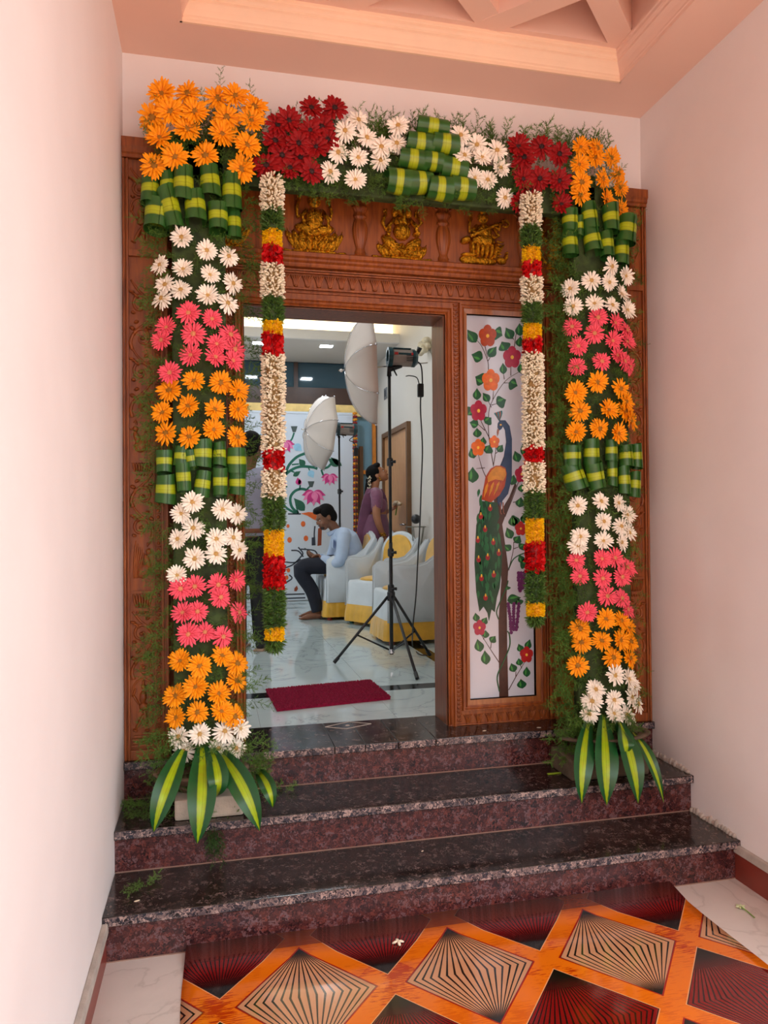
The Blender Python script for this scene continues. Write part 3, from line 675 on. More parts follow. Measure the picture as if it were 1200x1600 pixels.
# peacock
tailp = [c7(275, 1390), c7(255, 1500), c7(240, 1560), c8(232, 300), c8(228, 400), c8(240, 600), c8(262, 735), c8(290, 700), c8(318, 745), c8(328, 800), c8(345, 720), c8(368, 740), c8(382, 640), c8(402, 570), c8(415, 450), c8(420, 300), c8(385, 120), c7(400, 1500), c7(385, 1400)]
pk = pprism('painted_peacock_tail', pp(tailp), 'tail', 3)
for i in range(60):
    u, v = R.random(), R.random(); cx_ = 250+u*150; cy_ = -170+v*800
    a = c8(cx_, cy_); b2 = c8(cx_+R.uniform(-14, 14), cy_+R.uniform(50, 90))
    po = pp(leafpoly(a, b2, 4.2)); pprism('tail_feather', po, 'tail2', 3.4+.1*(i % 4), pk)
for x, y in ((270, 75), (300, 165), (250, 240), (357, 255), (255, 375), (318, 360), (275, 505), (360, 480), (303, 640), (335, 20), (395, 330)):
    po = pp([c8(x+15*math.cos(t), y+20*math.sin(t)) for t in [2*PI*j/10 for j in range(10)]]); o = pprism('tail_eye', po, 'eye', 4.4, pk)
    po = pp([c8(x+5*math.cos(t), y-18+12*math.sin(t)) for t in [2*PI*j/8 for j in range(8)]]); pprism('eye_spot', po, 'yel', 4.9, pk)
bd = pprism('painted_peacock_body', pp([c7(*p) for p in ((405, 830), (440, 830), (470, 870), (486, 960), (486, 1080), (485, 1230), (460, 1340), (420, 1390), (410, 1440), (385, 1400), (380, 1300), (400, 1160), (432, 1080), (448, 980), (440, 900), (425, 870), (415, 890), (400, 900), (388, 880), (390, 850))]), 'blue', 4)
pprism('painted_wing', pp([c7(*p) for p in ((410, 1145), (440, 1160), (450, 1200), (435, 1290), (400, 1350), (340, 1400), (310, 1390), (275, 1380), (290, 1300), (305, 1220), (340, 1165), (375, 1145))]), 'wing', 5, bd)
pprism('wing_shoulder', pp([c7(*p) for p in ((405, 1152), (438, 1170), (445, 1210), (425, 1250), (370, 1240), (320, 1260), (315, 1225), (345, 1175), (375, 1152))]), 'gold', 5.6, bd)
for k in range(6):
    a = c7(320+20*k, 1260-2*k); b2 = c7(290+17*k, 1370-4*k); pprism('wing_feather', pp(leafpoly(a, b2, 4.5)), 'rust' if k % 2 else 'gold', 5.5, bd)
pprism('beak', pp([c7(*p) for p in ((388, 890), (398, 898), (393, 925), (386, 940), (383, 910))]), 'beak', 4.4, bd)
for k in range(5): pstroke([c7(400, 835), c7(372+11*k, 800-6*abs(k-2)), c7(366+12*k, 780-4*k)], (.002, .007), 'beak' if k % 2 else 'teal', 4.3, 'crest', bd)
po = pp([c7(408+7*math.cos(t), 862+6*math.sin(t)) for t in [2*PI*j/10 for j in range(10)]]); pprism('bird_eye', po, 'yel', 5, bd)
for xo in (405, 425): pstroke([c7(xo, 1400), c7(xo+3, 1470), c7(xo+12, 1480)], .004, 'beak', 4.6, 'foot', bd)
# grapes
for (cx0, cy0, n, w) in ((553, 465, 22, 22), (500, 680, 34, 36)):
    for i in range(n):
        row = i//3; x = cx0+(i % 3-1)*w*(1-.55*(row/(n/3)))+R.uniform(-3, 3); y = cy0+row*18+R.uniform(-3, 3)
        po = pp([c8(x+12*math.cos(t), y+13*math.sin(t)) for t in [2*PI*j/9 for j in range(9)]]); pprism('painted_grape', po, 'purple', 2.4+.15*(i % 5))
# ================================================================== FLOWERS
def np_mesh(name, V, F, mat, smooth=False, uv=None):
    me = bpy.data.meshes.new(name); k = F.shape[1]
    me.vertices.add(len(V)); me.vertices.foreach_set('co', V.astype(np.float32).ravel())
    me.loops.add(F.size); me.loops.foreach_set('vertex_index', F.astype(np.int32).ravel())
    me.polygons.add(len(F)); me.polygons.foreach_set('loop_start', np.arange(0, F.size, k, dtype=np.int32)); me.polygons.foreach_set('loop_total', np.full(len(F), k, dtype=np.int32))
    if smooth: me.polygons.foreach_set('use_smooth', [True]*len(F))
    me.materials.append(mat); me.update(calc_edges=True); me.validate(); return me
def scatter(bases, mats):
    # bases: list of (V,F); mats: list of (index, 4x4)
    VV, FF, o = [], [], 0
    for i, m in mats:
        v, f = bases[i]; VV.append(v @ m[:3, :3].T + m[:3, 3]); FF.append(f+o); o += len(v)
    return np.concatenate(VV), np.concatenate(FF)
def frame(z, up=(0, 0, 1), s=1., roll=0.):
    z = np.array(z, float); z /= np.linalg.norm(z); u = np.array(up, float)
    if abs(z @ u) > .97*np.linalg.norm(u): u = np.array([0, 1., .1])
    x = np.cross(u, z); x /= np.linalg.norm(x); y = np.cross(z, x)
    c, s_ = math.cos(roll), math.sin(roll); x, y = c*x+s_*y, -s_*x+c*y
    m = np.eye(4); m[:3, 0] = x*s; m[:3, 1] = y*s; m[:3, 2] = z*s; return m
# asparagus fern sprigs (grow along +Z)
def sprig(seed, L=.15, nb=11):
    r = np.random.default_rng(seed); V = []; F = []
    def needle(p, d, l, w):
        d = d/np.linalg.norm(d); a = np.cross(d, r.normal(size=3)); a /= np.linalg.norm(a)+1e-9
        o = len(V); V.extend([p-a*w, p+a*w, p+d*l]); F.append((o, o+1, o+2))
    def stem(p0, d, l, w, droop):
        pts = []; p = np.array(p0, float); dd = d.copy()
        for i in range(5):
            q = p+dd*l/5; a = np.cross(dd, np.array([.3, .7, .2])); a /= np.linalg.norm(a)+1e-9
            o = len(V); V.extend([p-a*w, p+a*w, q]); F.append((o, o+1, o+2)); pts.append(p); p = q
            dd = dd+np.array([0, droop, 0]); dd /= np.linalg.norm(dd)
        pts.append(p); return pts
    main = stem((0, 0, 0), np.array([0, 0, 1.]), L, .0012, r.uniform(-.06, .06))
    for i in range(nb):
        t = .12+.85*i/nb; k = min(int(t*5), 4); p = main[k]*(1-(t*5-k))+main[k+1]*(t*5-k)
        a = i*2.4+r.uniform(-.4, .4); d = np.array([math.cos(a), .7*math.sin(a), .75]); d /= np.linalg.norm(d)
        bl = L*.30*(1-.45*t)*r.uniform(.8, 1.2)
        bp = stem(p, d, bl, .0006, 0)
        for j in range(10):
            tt = (j+1)/10; kk = min(int(tt*5), 4); q = bp[kk]*(1-(tt*5-kk))+bp[kk+1]*(tt*5-kk)
            for _ in range(2): needle(q, d*.9+r.normal(size=3)*.65, r.uniform(.009, .018), .0013)
    return np.array(V), np.array(F)
SPR = [sprig(i, .12+.02*(i % 4)) for i in range(8)]
MAT['fern'] = M('asparagus_fern', S(84, 120, 46), .55, var=.4, scale=9, spec=.3)
MAT['fern_d'] = M('dense_fern', S(46, 74, 28), .6, var=.45, scale=16, spec=.3)
def fern_part(parent, mats, mat='fern', nm='fern_foliage'):
    V, F = scatter(SPR, mats); me = np_mesh(nm, V, F, MAT[mat])
    return tag(link(nm, me, parent), kind='stuff')

# gerberas
def gerbera_me(name, seed, mat, n1, n2, wid, cup, ragged=.1):
    r = random.Random(seed); mb = MB()
    for row, (n, l0, z0, ph) in enumerate(((n1, 1.0, 0, 0), (n2, .82, .05, .5), (max(6, n2//2), .46, .06, .2))):
        for i in range(n):
            a = 2*PI*(i+ph)/n+r.uniform(-.08, .08); l = l0*r.uniform(1-ragged, 1.02); el = cup+row*.17+r.uniform(-.20, .22)
            w = wid*r.uniform(.85, 1.1)*(1-.12*row); vs_ = []; tw = r.uniform(-.25, .25)
            for k, (t, ww) in enumerate(((.10, .35), (.45, .85), (.8, 1.0), (1.0, .30))):
                rad = l*t; h = z0+rad*math.sin(el)-.10*t*t*(1-row*.3)
                for s_ in (-1, 0, 1):
                    vs_.append((rad*math.cos(a)-s_*w*ww*.5*math.sin(a), rad*math.sin(a)+s_*w*ww*.5*math.cos(a), h+s_*tw*w*ww*.5-.03*(k == 3)+(.028*ww if s_ == 0 else 0)))
            uv = []; fs = []
            for k, (t0, t1) in enumerate(((0, .4), (.4, .8), (.8, 1))):
                for c in (0, 1): fs.append((k*3+c, k*3+c+1, k*3+c+4, k*3+c+3)); uv.append([(t0, 0), (t0, 1), (t1, 1), (t1, 0)])
            mb.add(vs_, fs, uv)
    return mb.mesh(name, mat, fixn=False)
GP = {'orange': (petal_mat('orange_petal', S(222, 104, 2), S(252, 158, 6)), M('orange_centre', S(150, 102, 12), .7, var=.3, scale=300), 24, 15, .195),
      'white': (petal_mat('white_petal', S(230, 212, 168), S(252, 246, 232)), M('tan_centre', S(196, 160, 92), .7, var=.3, scale=300), 22, 13, .19),
      'pink': (petal_mat('pink_petal', S(205, 30, 60), S(246, 92, 112)), M('pink_centre', S(214, 140, 96), .7, var=.3, scale=300), 24, 16, .172),
      'red': (petal_mat('red_petal', S(84, 1, 4), S(142, 3, 9)), M('dark_centre', S(46, 8, 10), .7, var=.3, scale=300), 17, 11, .27)}
GM = {}
for c, (pm, cm, n1, n2, wd) in GP.items():
    GM[c] = [gerbera_me(c+'_gerbera', 10*k+3, pm, n1, n2, wd, .05+.14*k, .10+.05*k) for k in range(4)]
    ck = 1.25 if c == 'orange' else 1.
    mb = MB(); mb.ell((0, 0, .10), (.20*ck, .20*ck, .085), None, 14, 6)
    for i in range(16): mb.ell((.17*ck*math.cos(i*2*PI/16), .17*ck*math.sin(i*2*PI/16), .14), (.04, .04, .05), None, 5, 4)
    GM[c].append(mb.mesh('flower_center', cm, smooth=True))
def flower(col, px, py, Y, rad, nrm, parent):
    p = UY(px, py, Y); q = Vector(nrm).to_track_quat('Z', 'Y').to_matrix().to_4x4()
    sc = rad*R.uniform(.93, 1.07)
    mt = Matrix.Translation(p) @ q @ Matrix.Rotation(R.uniform(0, 6.28), 4, 'Z') @ Matrix.Scale(sc, 4)
    o = inst(col+'_gerbera', GM[col][R.randrange(4)], mt, parent)
    c = bpy.data.objects.new('flower_center', GM[col][4]); COL.objects.link(c); c.parent = o
    return o
# rolled variegated leaves (axis along local Z, unit radius and length)
MAT['roll'] = stripe_leaf_mat('rolled_leaf_stripe', S(46, 96, 36), S(182, 200, 30), .28)
MAT['long'] = stripe_leaf_mat('long_leaf_stripe', S(24, 84, 40), S(170, 200, 24), .30)
def roll_me(seed):
    r = random.Random(seed); n = 26; vs_, fs, uv = [], [], []
    tp = r.uniform(-.10, .06)
    for k in range(5):
        t = k/4
        for j in range(n+1):
            a = 2*PI*1.35*j/n-PI/2+.3; rr = (1-.16*j/n)*(1+tp*(t-.5)*2)
            vs_.append((rr*math.cos(a), rr*math.sin(a), t-.5+.05*math.sin(a+seed)*(t-.5)*2))
    for k in range(4):
        for j in range(n):
            a = k*(n+1)+j; fs.append((a, a+1, a+n+2, a+n+1)); uv.append([(k/4, 0), (k/4, 1), ((k+1)/4, 1), ((k+1)/4, 0)])
    return MB().add(vs_, fs, uv).mesh('rolled_leaf', MAT['roll'], smooth=True)
RM = [roll_me(i) for i in range(4)]
def roll(px, py, w, h, tilt, Y, parent, horiz=False):
    p = UY(px, py, Y+.01); d = (np.linalg.norm(p-CAMP)); k = d/FPX*.99
    if horiz: q = Matrix.Rotation(PI/2+math.radians(tilt), 4, 'Y'); r_, l_ = h*k/2, w*k
    else: q = Matrix.Rotation(math.radians(tilt), 4, 'Y') @ Matrix.Rotation(R.uniform(-.12, .05), 4, 'X'); r_, l_ = w*k/2, h*k
    mt = Matrix.Translation(p) @ q @ Matrix.Rotation(0 if not horiz else R.uniform(0, .6), 4, 'Z') @ Matrix.Diagonal((r_, r_, l_, 1))
    return inst('rolled_leaf', RM[R.randrange(4)], mt, parent)
def long_leaf(base, mid, tip, w, parent, bend=.25):
    P = bez(tuple(base), tuple(mid), tuple(tip), 14); k = len(P); vs_, fs, uv = [], [], []
    for i, p in enumerate(P):
        p = Vector(p); t = (Vector(P[min(i+1, k-1)])-Vector(P[max(i-1, 0)])).normalized()
        sd = t.cross(Vector((0, -1, .25))).normalized(); n = sd.cross(t)
        s = i/(k-1); ww = w/2*(.42+.58*math.sin(min(1, s/.5)*PI/2))*(1 if s < .45 else max(.02, 1-((s-.45)/.55)**2.0))
        for c in (-1, -.5, 0, .5, 1): vs_.append(p+sd*ww*c+n*(abs(c)*ww*bend))
    for i in range(k-1):
        for c in range(4):
            a = i*5+c; fs.append((a, a+1, a+6, a+5)); uv.append([(c/4, i/k), ((c+1)/4, i/k), ((c+1)/4, (i+1)/k), (c/4, (i+1)/k)])
    return MB().add(vs_, fs, uv).build('long_leaf', MAT['long'], parent, smooth=True, fixn=False)

def A(s): return [tuple(map(float, t.split(','))) for t in s.split()]
def C(ox, oy, k): return lambda x, y: (ox+x/k, oy+y/k)
k1 = C(180, 100, 2.727); k2 = C(580, 100, 2.727); k3 = C(180, 460, 4.704); k4 = C(180, 760, 3.81); r1 = C(840, 380, 4); r2 = C(840, 740, 4)
LEFT = [('white', k1, A('285,740 390,795 483,820 193,858 290,878 403,900 500,935 280,965 395,990 478,1020 200,1000 215,942'), .051),
        ('pink', k3, A('540,140 710,185 380,245 345,340 575,290 560,450 845,300 735,465 875,405 860,490 745,370 405,580'), .054),
        ('orange', k3, A('580,640 775,650 900,710 400,705 540,825 350,870 730,850 895,845 375,1020 545,1050 720,995 890,1050'), .056),
        ('white', k4, A('460,95 395,160 635,135 725,165 465,250 375,315 600,315 700,305 735,380 475,430 600,405 370,530'), .052),
        ('pink', k4, A('475,595 390,610 625,660 610,585 715,560 490,745 405,755 735,750 435,880 535,870 640,895'), .053),
        ('orange', k4, A('390,1040 500,1070 635,1010 725,1055 480,1195 720,1160 360,1250 615,1235 365,1375 490,1345 630,1340 710,1370'), .056),
        ('white', k4, A('380,1490 505,1475 650,1460 740,1440 615,1560 410,1580 715,1560'), .055)]
RIGHT = [('white', r1, A('460,145 335,235 445,245 205,285 545,205 520,320 355,380 465,390 220,395 555,420'), .052),
         ('pink', r1, A('215,525 375,465 480,500 355,565 555,545 255,645 465,610 555,620 245,775 400,740 495,705 575,770 540,740'), .054),
         ('orange', r1, A('370,870 235,935 515,910 550,990 265,1050 440,1045 545,1050 580,1110 240,1180 385,1160 500,1190'), .058),
         ('white', r2, A('250,200 395,175 500,185 410,300 520,330 555,260 265,395 255,450 410,425 520,430 570,370'), .051),
         ('pink', r2, A('240,545 480,530 400,535 265,640 405,655 525,645 435,765 525,780 560,850 310,870 560,590'), .053),
         ('orange', r2, A('425,910 265,970 275,1055 400,1045 515,1040 520,920 565,960 580,1050 470,1150 575,1155 250,1200'), .058),
         ('white', r2, A('480,1260 565,1285 600,1330 360,1350 340,1425 475,1415 585,1395 320,1505 475,1500 555,1510 625,1440'), .056)]
TOP = [('orange', k1, A('200,130 310,130 160,230 235,205 337,205 190,318 305,280 255,397 385,390 165,435 435,150 510,140 595,185 475,230 455,300 580,245 562,350 540,450'), .066),
       ('red', k1, A('835,190 935,190 680,330 740,245 780,340 880,270 855,355 690,262 645,435 745,445 835,460 830,285 905,325 710,390 790,400'), .063),
       ('white', k1, A('980,285 1035,240 1072,315 950,377 1035,400 1133,355 915,460 1022,495 1130,410'), .052),
       ('white', k2, A('115,265 42,355 108,340 380,305 450,345 535,370 395,390 470,400 550,445 440,485 495,495 570,570'), .053),
       ('red', k2, A('625,355 650,400 725,355 800,385 715,490 800,500 645,490 640,445 630,590 808,600 670,535'), .062),
       ('orange', k2, A('890,355 960,360 885,430 985,490 895,505 890,555 1000,580 1055,530 1060,625 1020,400 1050,470 950,400'), .056)]
def pillar(name, loc, data, xc, half, label, Y):
    root = empty(name, loc, label, 'flower arrangement', 'flower pillars beside the doorway')
    for col, f, pts, rad in data:
        for x, y in pts:
            px, py = f(x, y); u = (px-xc)/half
            yy = Y+.055*min(1.4, abs(u))**2+R.uniform(-.018, .012)
            low = max(0, (py-700)/500)
            n = (u*.75+R.uniform(-.25, .25), -1, .10+.35*low+R.uniform(-.25, .3))
            flower(col, px, py, yy, rad, n, root)
    return root
YL = -.155
fl_ = pillar('flower_pillar', (.32, -.14, RZ[1]), LEFT, 313, 75, 'tall pillar of gerberas in colour bands on fern, left of the doorway', YL)
fr_ = pillar('flower_pillar', (2.3, -.14, RZ[1]), RIGHT, 942, 62, 'tall pillar of gerberas in colour bands on fern, right of the peacock panel', YL)
ft_ = empty('flower_arch', (1.3, -.1, 3.0), 'overhead flower swag of gerberas and rolled leaves across the lintel', 'flower arrangement')
for col, f, pts, rad in TOP:
    for x, y in pts:
        px, py = f(x, y); v = (py-235)/90; u = max(0, (px-900)/80) - max(0, (260-px)/60)
        flower(col, px, py, -.15+.03*v*v+R.uniform(-.02, .012)+.05*max(0, abs(u)-.4), rad, (u*.6+R.uniform(-.25, .25), -1, -.1*v+R.uniform(-.2, .25)), ft_)
for L_, f, par, hz in (
    ('150,540,75,110,0 225,520,65,100,-6 290,515,80,130,0 403,505,80,120,-4 495,550,80,130,0 180,645,105,115,6 235,615,75,150,-14 340,610,85,120,-4 437,655,80,110,0 505,680,60,110,0', k1, fl_, 0),
    ('360,1230,120,160,0 490,1190,120,150,4 640,1170,140,180,0 765,1175,100,170,0 890,1220,150,160,0 370,1430,150,200,2 500,1340,110,210,-3 640,1395,120,170,8 770,1375,110,200,0 895,1385,130,160,0 560,1210,90,130,-10', k3, fl_, 0),
    ('845,670,65,80,0 928,650,65,90,-5 1020,660,65,100,0 1085,710,80,100,10 845,765,65,95,0 940,750,70,100,-8 1003,770,55,105,0 1065,800,60,110,4 888,690,30,80,0', k2, fr_, 0),
    ('215,1330,110,130,0 335,1310,100,150,0 460,1295,75,130,0 550,1330,90,130,0 620,1330,65,140,0 225,1460,140,150,-16 360,1455,110,160,-12 465,1435,65,150,0 540,1480,75,150,0 605,1510,75,140,8', r1, fr_, 0),
    ('260,265,115,65,2 205,335,100,80,3 312,340,100,80,3 175,405,105,80,4 262,415,80,75,4 350,445,95,85,5 115,500,100,100,3 210,505,100,90,-4 290,530,95,95,2 385,530,95,90,2', k2, ft_, 1)):
    for i, (x, y, w, h, t) in enumerate(A(L_)):
        kk = {k1: 2.727, k2: 2.727, k3: 4.704, r1: 4.}[f]; px, py = f(x, y)
        u = 0 if hz else abs((px-(313 if par is fl_ else 942))/70)
        roll(px, py, w/kk, h/kk*1.04, t, YL-.0+.04*u*u+.012*(i % 2), par, hz)
# long striped leaves hanging at the foot of each pillar
def LLf(par, specs):
    for (bx, by), (mx, my), (tx, ty), w, Yt in specs:
        b = UY(bx, by, -.15); m_ = UY(mx, my, -.46); t = UY(tx, ty, Yt)
        k = 3.3/FPX; long_leaf(b, m_, t, w*k, par)
o5 = C(210, 1160, 5); q5 = C(840, 1100, 5)
LLf(fl_, ((o5(380, 60), o5(215, 380), o5(150, 700), 33, -.37), (o5(530, 40), o5(545, 420), o5(490, 790), 40, -.40), (o5(680, 90), o5(880, 330), o5(978, 690), 36, -.385), (o5(960, 220), o5(1070, 330), o5(1080, 510), 22, -.36), (o5(600, 60), o5(690, 300), o5(640, 420), 30, -.30)))
LLf(fr_, ((q5(400, 130), q5(330, 430), q5(345, 775), 35, -.385), (q5(515, 100), q5(530, 450), q5(540, 790), 42, -.39), (q5(620, 110), q5(760, 420), q5(785, 775), 38, -.385), (q5(720, 200), q5(900, 370), q5(985, 770), 20, -.38), (q5(640, 150), q5(700, 300), q5(690, 420), 30, -.30)))
# backing boards that carry the flowers
MAT['board'] = M('fern_backing', S(52, 70, 30), .8, var=.5, scale=25)
for par, px, z0, z1 in ((fl_, 312, .50, 3.25), (fr_, 940, .50, 3.22)):
    mb = MB()
    for i in range(9):
        z = z0+(z1-z0)*i/8
    a = UY(px-42, 700, -.09)[0]; b = UY(px+42, 700, -.09)[0]
    box('backing_board', MAT['board'], (a, b, -.10, -.045, z0, z1), par, bevel=.01)
a = UY(260, 230, -.09); b = UY(930, 280, -.09)
box('backing_board', MAT['board'], (a[0], b[0], -.10, -.045, 3.06, 3.27), ft_, bevel=.01)
# fern
def fm(px, py, Y, d, s, roll_=None):
    m = frame(d, (0, 0, 1), s, R.uniform(0, 6.28)); m[:3, 3] = UY(px, py, Y); return (R.randrange(8), m)
for par, xc, half, ytop, ybot in ((fl_, 312, 70, 270, 1175), (fr_, 940, 58, 320, 1120)):
    ms = []
    for i in range(520):
        py = R.uniform(ytop, ybot); u = R.uniform(-1, 1); px = xc+u*half*.95
        dx_ = u*1.0+R.uniform(-.5, .5)
        if par is fr_ and u > .2: dx_ = min(dx_, .1)
        ms.append(fm(px, py, -.085-.01*(1-abs(u)), (dx_, -R.uniform(.15, .55), R.uniform(-.8, .5)), R.uniform(.38, .6)))
    for i in range(230):
        py = R.uniform(ytop+10, ybot); sd = R.choice((-1, -1, 1)) if par is fl_ else -1; px = xc+sd*half*R.uniform(.7, 1.05)
        ms.append(fm(px, py, R.uniform(-.10, -.05), (sd*.8, -R.uniform(.0, .4), R.uniform(-.9, .5)), R.uniform(.38, .72) if sd < 0 else R.uniform(.5, .95)))
    if par is fr_:
        for i in range(260):
            py = R.uniform(360, 1120); px = R.uniform(866, 915)
            ms.append(fm(px, py, R.uniform(-.10, -.04), (-R.uniform(.2, 1), -R.uniform(.1, .6), R.uniform(-.6, .4)), R.uniform(.5, .85)))
    for i in range(90):
        px = xc+R.uniform(-75, 75 if par is fl_ else 45); py = ybot+R.uniform(-10, 60)
        ms.append(fm(px, py, -.14, (R.uniform(-1, 1), -R.uniform(.3, 1), R.uniform(-.5, .5)), R.uniform(.5, .9)))
    fern_part(par, ms)
# bright tuft hanging over the tread edge below the left pillar
fern_part(fl_, [fm(R.uniform(322, 378), R.uniform(1245, 1275), -.20, (R.uniform(-.5, .5), -.8, R.uniform(-1.2, .1)), R.uniform(.5, .8)) for _ in range(45)]+[fm(R.uniform(385, 410), R.uniform(1180, 1220), -.16, (R.uniform(.2, .8), -.5, R.uniform(-.2, 1)), R.uniform(.6, .9)) for _ in range(14)], 'fern', 'fern_tuft')
ms = []
for i in range(300):
    t = R.random(); px = 235+t*725; top = (150 if px < 410 else 190)+t*35; 
    ms.append(fm(px, R.uniform(top+40, top+120), R.uniform(-.12, -.05), (R.uniform(-.6, .6), -R.uniform(.2, .9), R.uniform(-.6, .8)), R.uniform(.42, .65)))
for i in range(230):
    t = R.random(); px = 300+t*640; top = 205+t*40
    if px < 420 and R.random() < .6: continue
    ms.append(fm(px, top+R.uniform(0, 30), R.uniform(-.08, -.03), (R.uniform(-.35, .35), -R.uniform(-.1, .3), 1), R.uniform(.75, 1.15)))
for i in range(190):
    t = R.random(); px = 420+t*420; py = 285+t*25
    ms.append(fm(px, py-R.uniform(0, 25), R.uniform(-.12, -.05), (R.uniform(-.5, .5), -R.uniform(.1, .5), -R.uniform(.4, 1)), R.uniform(.32, .55)))
for i in range(150):
    ms.append(fm(R.uniform(245, 395), R.uniform(165, 260), R.uniform(-.10, -.07), (R.uniform(-.8, .8), -R.uniform(.0, .4), R.uniform(-.6, .8)), R.uniform(.35, .55)))
for i in range(60):
    ms.append(fm(R.uniform(890, 955), R.uniform(240, 300), R.uniform(-.10, -.07), (R.uniform(-.8, .4), -R.uniform(.0, .4), R.uniform(-.6, .8)), R.uniform(.35, .55)))
for px, py in ((240, 270), (345, 145), (395, 165), (945, 245), (955, 255), (940, 235)): ms.append(fm(px, py, -.09, (R.uniform(-.6, .6), -.1, 1), .62))
fern_part(ft_, ms)

# ------------------------------------------------------------------ hanging string garlands
def bud_base(kind):
    if kind == 'white':      # jasmine bud: tube flaring into petals
        V = [(0, 0, 0)]; F = []
        for z, r_ in ((.010, .0020), (.017, .0046), (.024, .0028)):
            V += [(r_*math.cos(a), r_*math.sin(a), z) for a in (0, 2.1, 4.2)]
        V.append((0, 0, .026))
        for j in range(3):
            k = (j+1) % 3; F += [(0, 1+k, 1+j), (1+j, 1+k, 4+k), (1+j, 4+k, 4+j), (4+j, 4+k, 7+k), (4+j, 7+k, 7+j), (7+j, 7+k, 10)]
    elif kind == 'green':    # small pointed leaf
        V = [(0, 0, 0), (-.0028, .001, .012), (.0028, .001, .012), (0, .0015, .026)]; F = [(0, 1, 2), (1, 3, 2)]
    elif kind == 'yellow':   # chrysanthemum floret
        V = [(0, 0, 0), (-.0026, 0, .009), (.0026, 0, .009), (-.0022, .002, .016), (.0022, .002, .016)]; F = [(0, 1, 2), (1, 3, 4), (1, 4, 2)]
    else:                    # rose petal
        V = []; F = []
        for i, t in enumerate((0, .5, 1)):
            for j in (-1, -.35, .35, 1): V.append((j*.011*(.55+.45*math.sin(t*PI*.75)), -.004*j*j+.004*t, .018*t))
        for i in range(2):
            for j in range(3): a = i*4+j; F += [(a, a+1, a+5), (a, a+5, a+4)]
    return np.array(V, float), np.array(F)
GB = {k: bud_base(k) for k in ('white', 'green', 'yellow', 'red')}
GMAT = {'white': M('jasmine_buds', S(248, 238, 212), .5, var=.12, scale=90, spec=.3), 'green': M('garland_leaves', S(76, 110, 46), .5, var=.4, scale=120, spec=.3),
        'yellow': M('yellow_chrysanthemum', S(248, 200, 6), .55, var=.18, scale=70, spec=.3), 'red': M('red_rose_petals', S(196, 8, 14), .55, var=.3, scale=80, spec=.3)}
GCORE = {k: M('garland_core_'+k, S(*c), .7, var=.3, scale=120) for k, c in dict(white=(150, 120, 70), green=(48, 72, 28), yellow=(222, 160, 4), red=(140, 4, 10)).items()}  # white core is darkened to paint the shadow between jasmine buds
NAMES = {'white': 'jasmine_segment', 'green': 'green_leaf_segment', 'yellow': 'yellow_flower_segment', 'red': 'red_rose_segment'}
def garland(pxa, pxb, segs, label):
    Y = -.17
    ytop, ybot = segs[0][1], segs[-1][2]
    pt = lambda py: UY(pxa+(pxb-pxa)*(py-ytop)/(ybot-ytop), py, Y)
    root = empty('hanging_garland', tuple(pt(ybot)), label, 'garland', 'hanging string garlands')
    box_top = pt(ytop)
    MB().tube([tuple(pt(ytop-6)), tuple(pt(ybot-8))], .004, 6).build('string', MAT['cement'], root)
    for col, y0, y1 in segs:
        a, b = pt(y0), pt(y1); L = a[2]-b[2]; rad = {'white': .033, 'green': .034, 'yellow': .038, 'red': .036}[col]
        tass = (col == 'green' and y1 == ybot)
        seg = MB().tube([tuple(a+(b-a)*t) for t in (0, .5, 1)], [rad*.86, rad*.93, rad*.86] if not tass else [rad, rad*.6, rad*.2], 14).build('core', GCORE[col], root)
        seg.name = NAMES[col]
        n = int(L*2*PI*rad/{'white': .000072, 'green': .000030, 'yellow': .000022, 'red': .00008}[col]); ms = []
        for i in range(n):
            t = R.random(); an = R.uniform(0, 2*PI); q = a+(b-a)*t; rr = rad*(1-.5*t if tass else 1)
            rad_v = np.array([math.cos(an), math.sin(an), 0])
            if col == 'red': d = rad_v*.35+np.array([0, 0, R.uniform(-.3, 1)])+NR.normal(size=3)*.35; off = .9
            elif col == 'green': d = rad_v*.8+NR.normal(size=3)*.6+np.array([0, 0, -.7 if tass else .15]); off = .72
            else: d = rad_v+NR.normal(size=3)*.33; off = .68
            m = frame(d, (0, 0, 1), R.uniform(.85, 1.2)*{'white': 1.25, 'green': 1.3, 'yellow': 1.1, 'red': 1.}[col], R.uniform(0, 6.28) if col != 'red' else an)
            m[:3, 3] = q+rad_v*rr*off; ms.append((0, m))
        V, F = scatter([GB[col]], ms); me = np_mesh('florets', V, F, GMAT[col], smooth=(col == 'white'))
        fo = link({'white': 'jasmine_buds', 'green': 'garland_leaves', 'yellow': 'yellow_florets', 'red': 'rose_petals'}[col], me, seg); fo['kind'] = 'stuff'
    return root
sg = lambda s: [(t.split(':')[0], *map(float, t.split(':')[1].split('-'))) for t in s.split()]
garland(425, 429, sg('white:280-330 green:330-362 yellow:362-388 red:388-416 white:416-466 green:466-503 yellow:503-524 red:524-556 white:556-705 red:705-735 white:735-776 green:776-828 yellow:828-868 red:868-920 green:920-980 yellow:980-1000 green:1000-1014'), 'long string garland hanging in front of the open doorway')
garland(829, 837, sg('white:306-356 green:356-388 yellow:388-412 red:412-433 white:433-475 green:475-507 yellow:507-531 red:531-553 white:553-700 red:700-723 white:723-768 green:768-810 yellow:810-848 red:848-893 green:893-942 yellow:942-962 green:962-974'), 'string garland hanging beside the painted peacock panel')

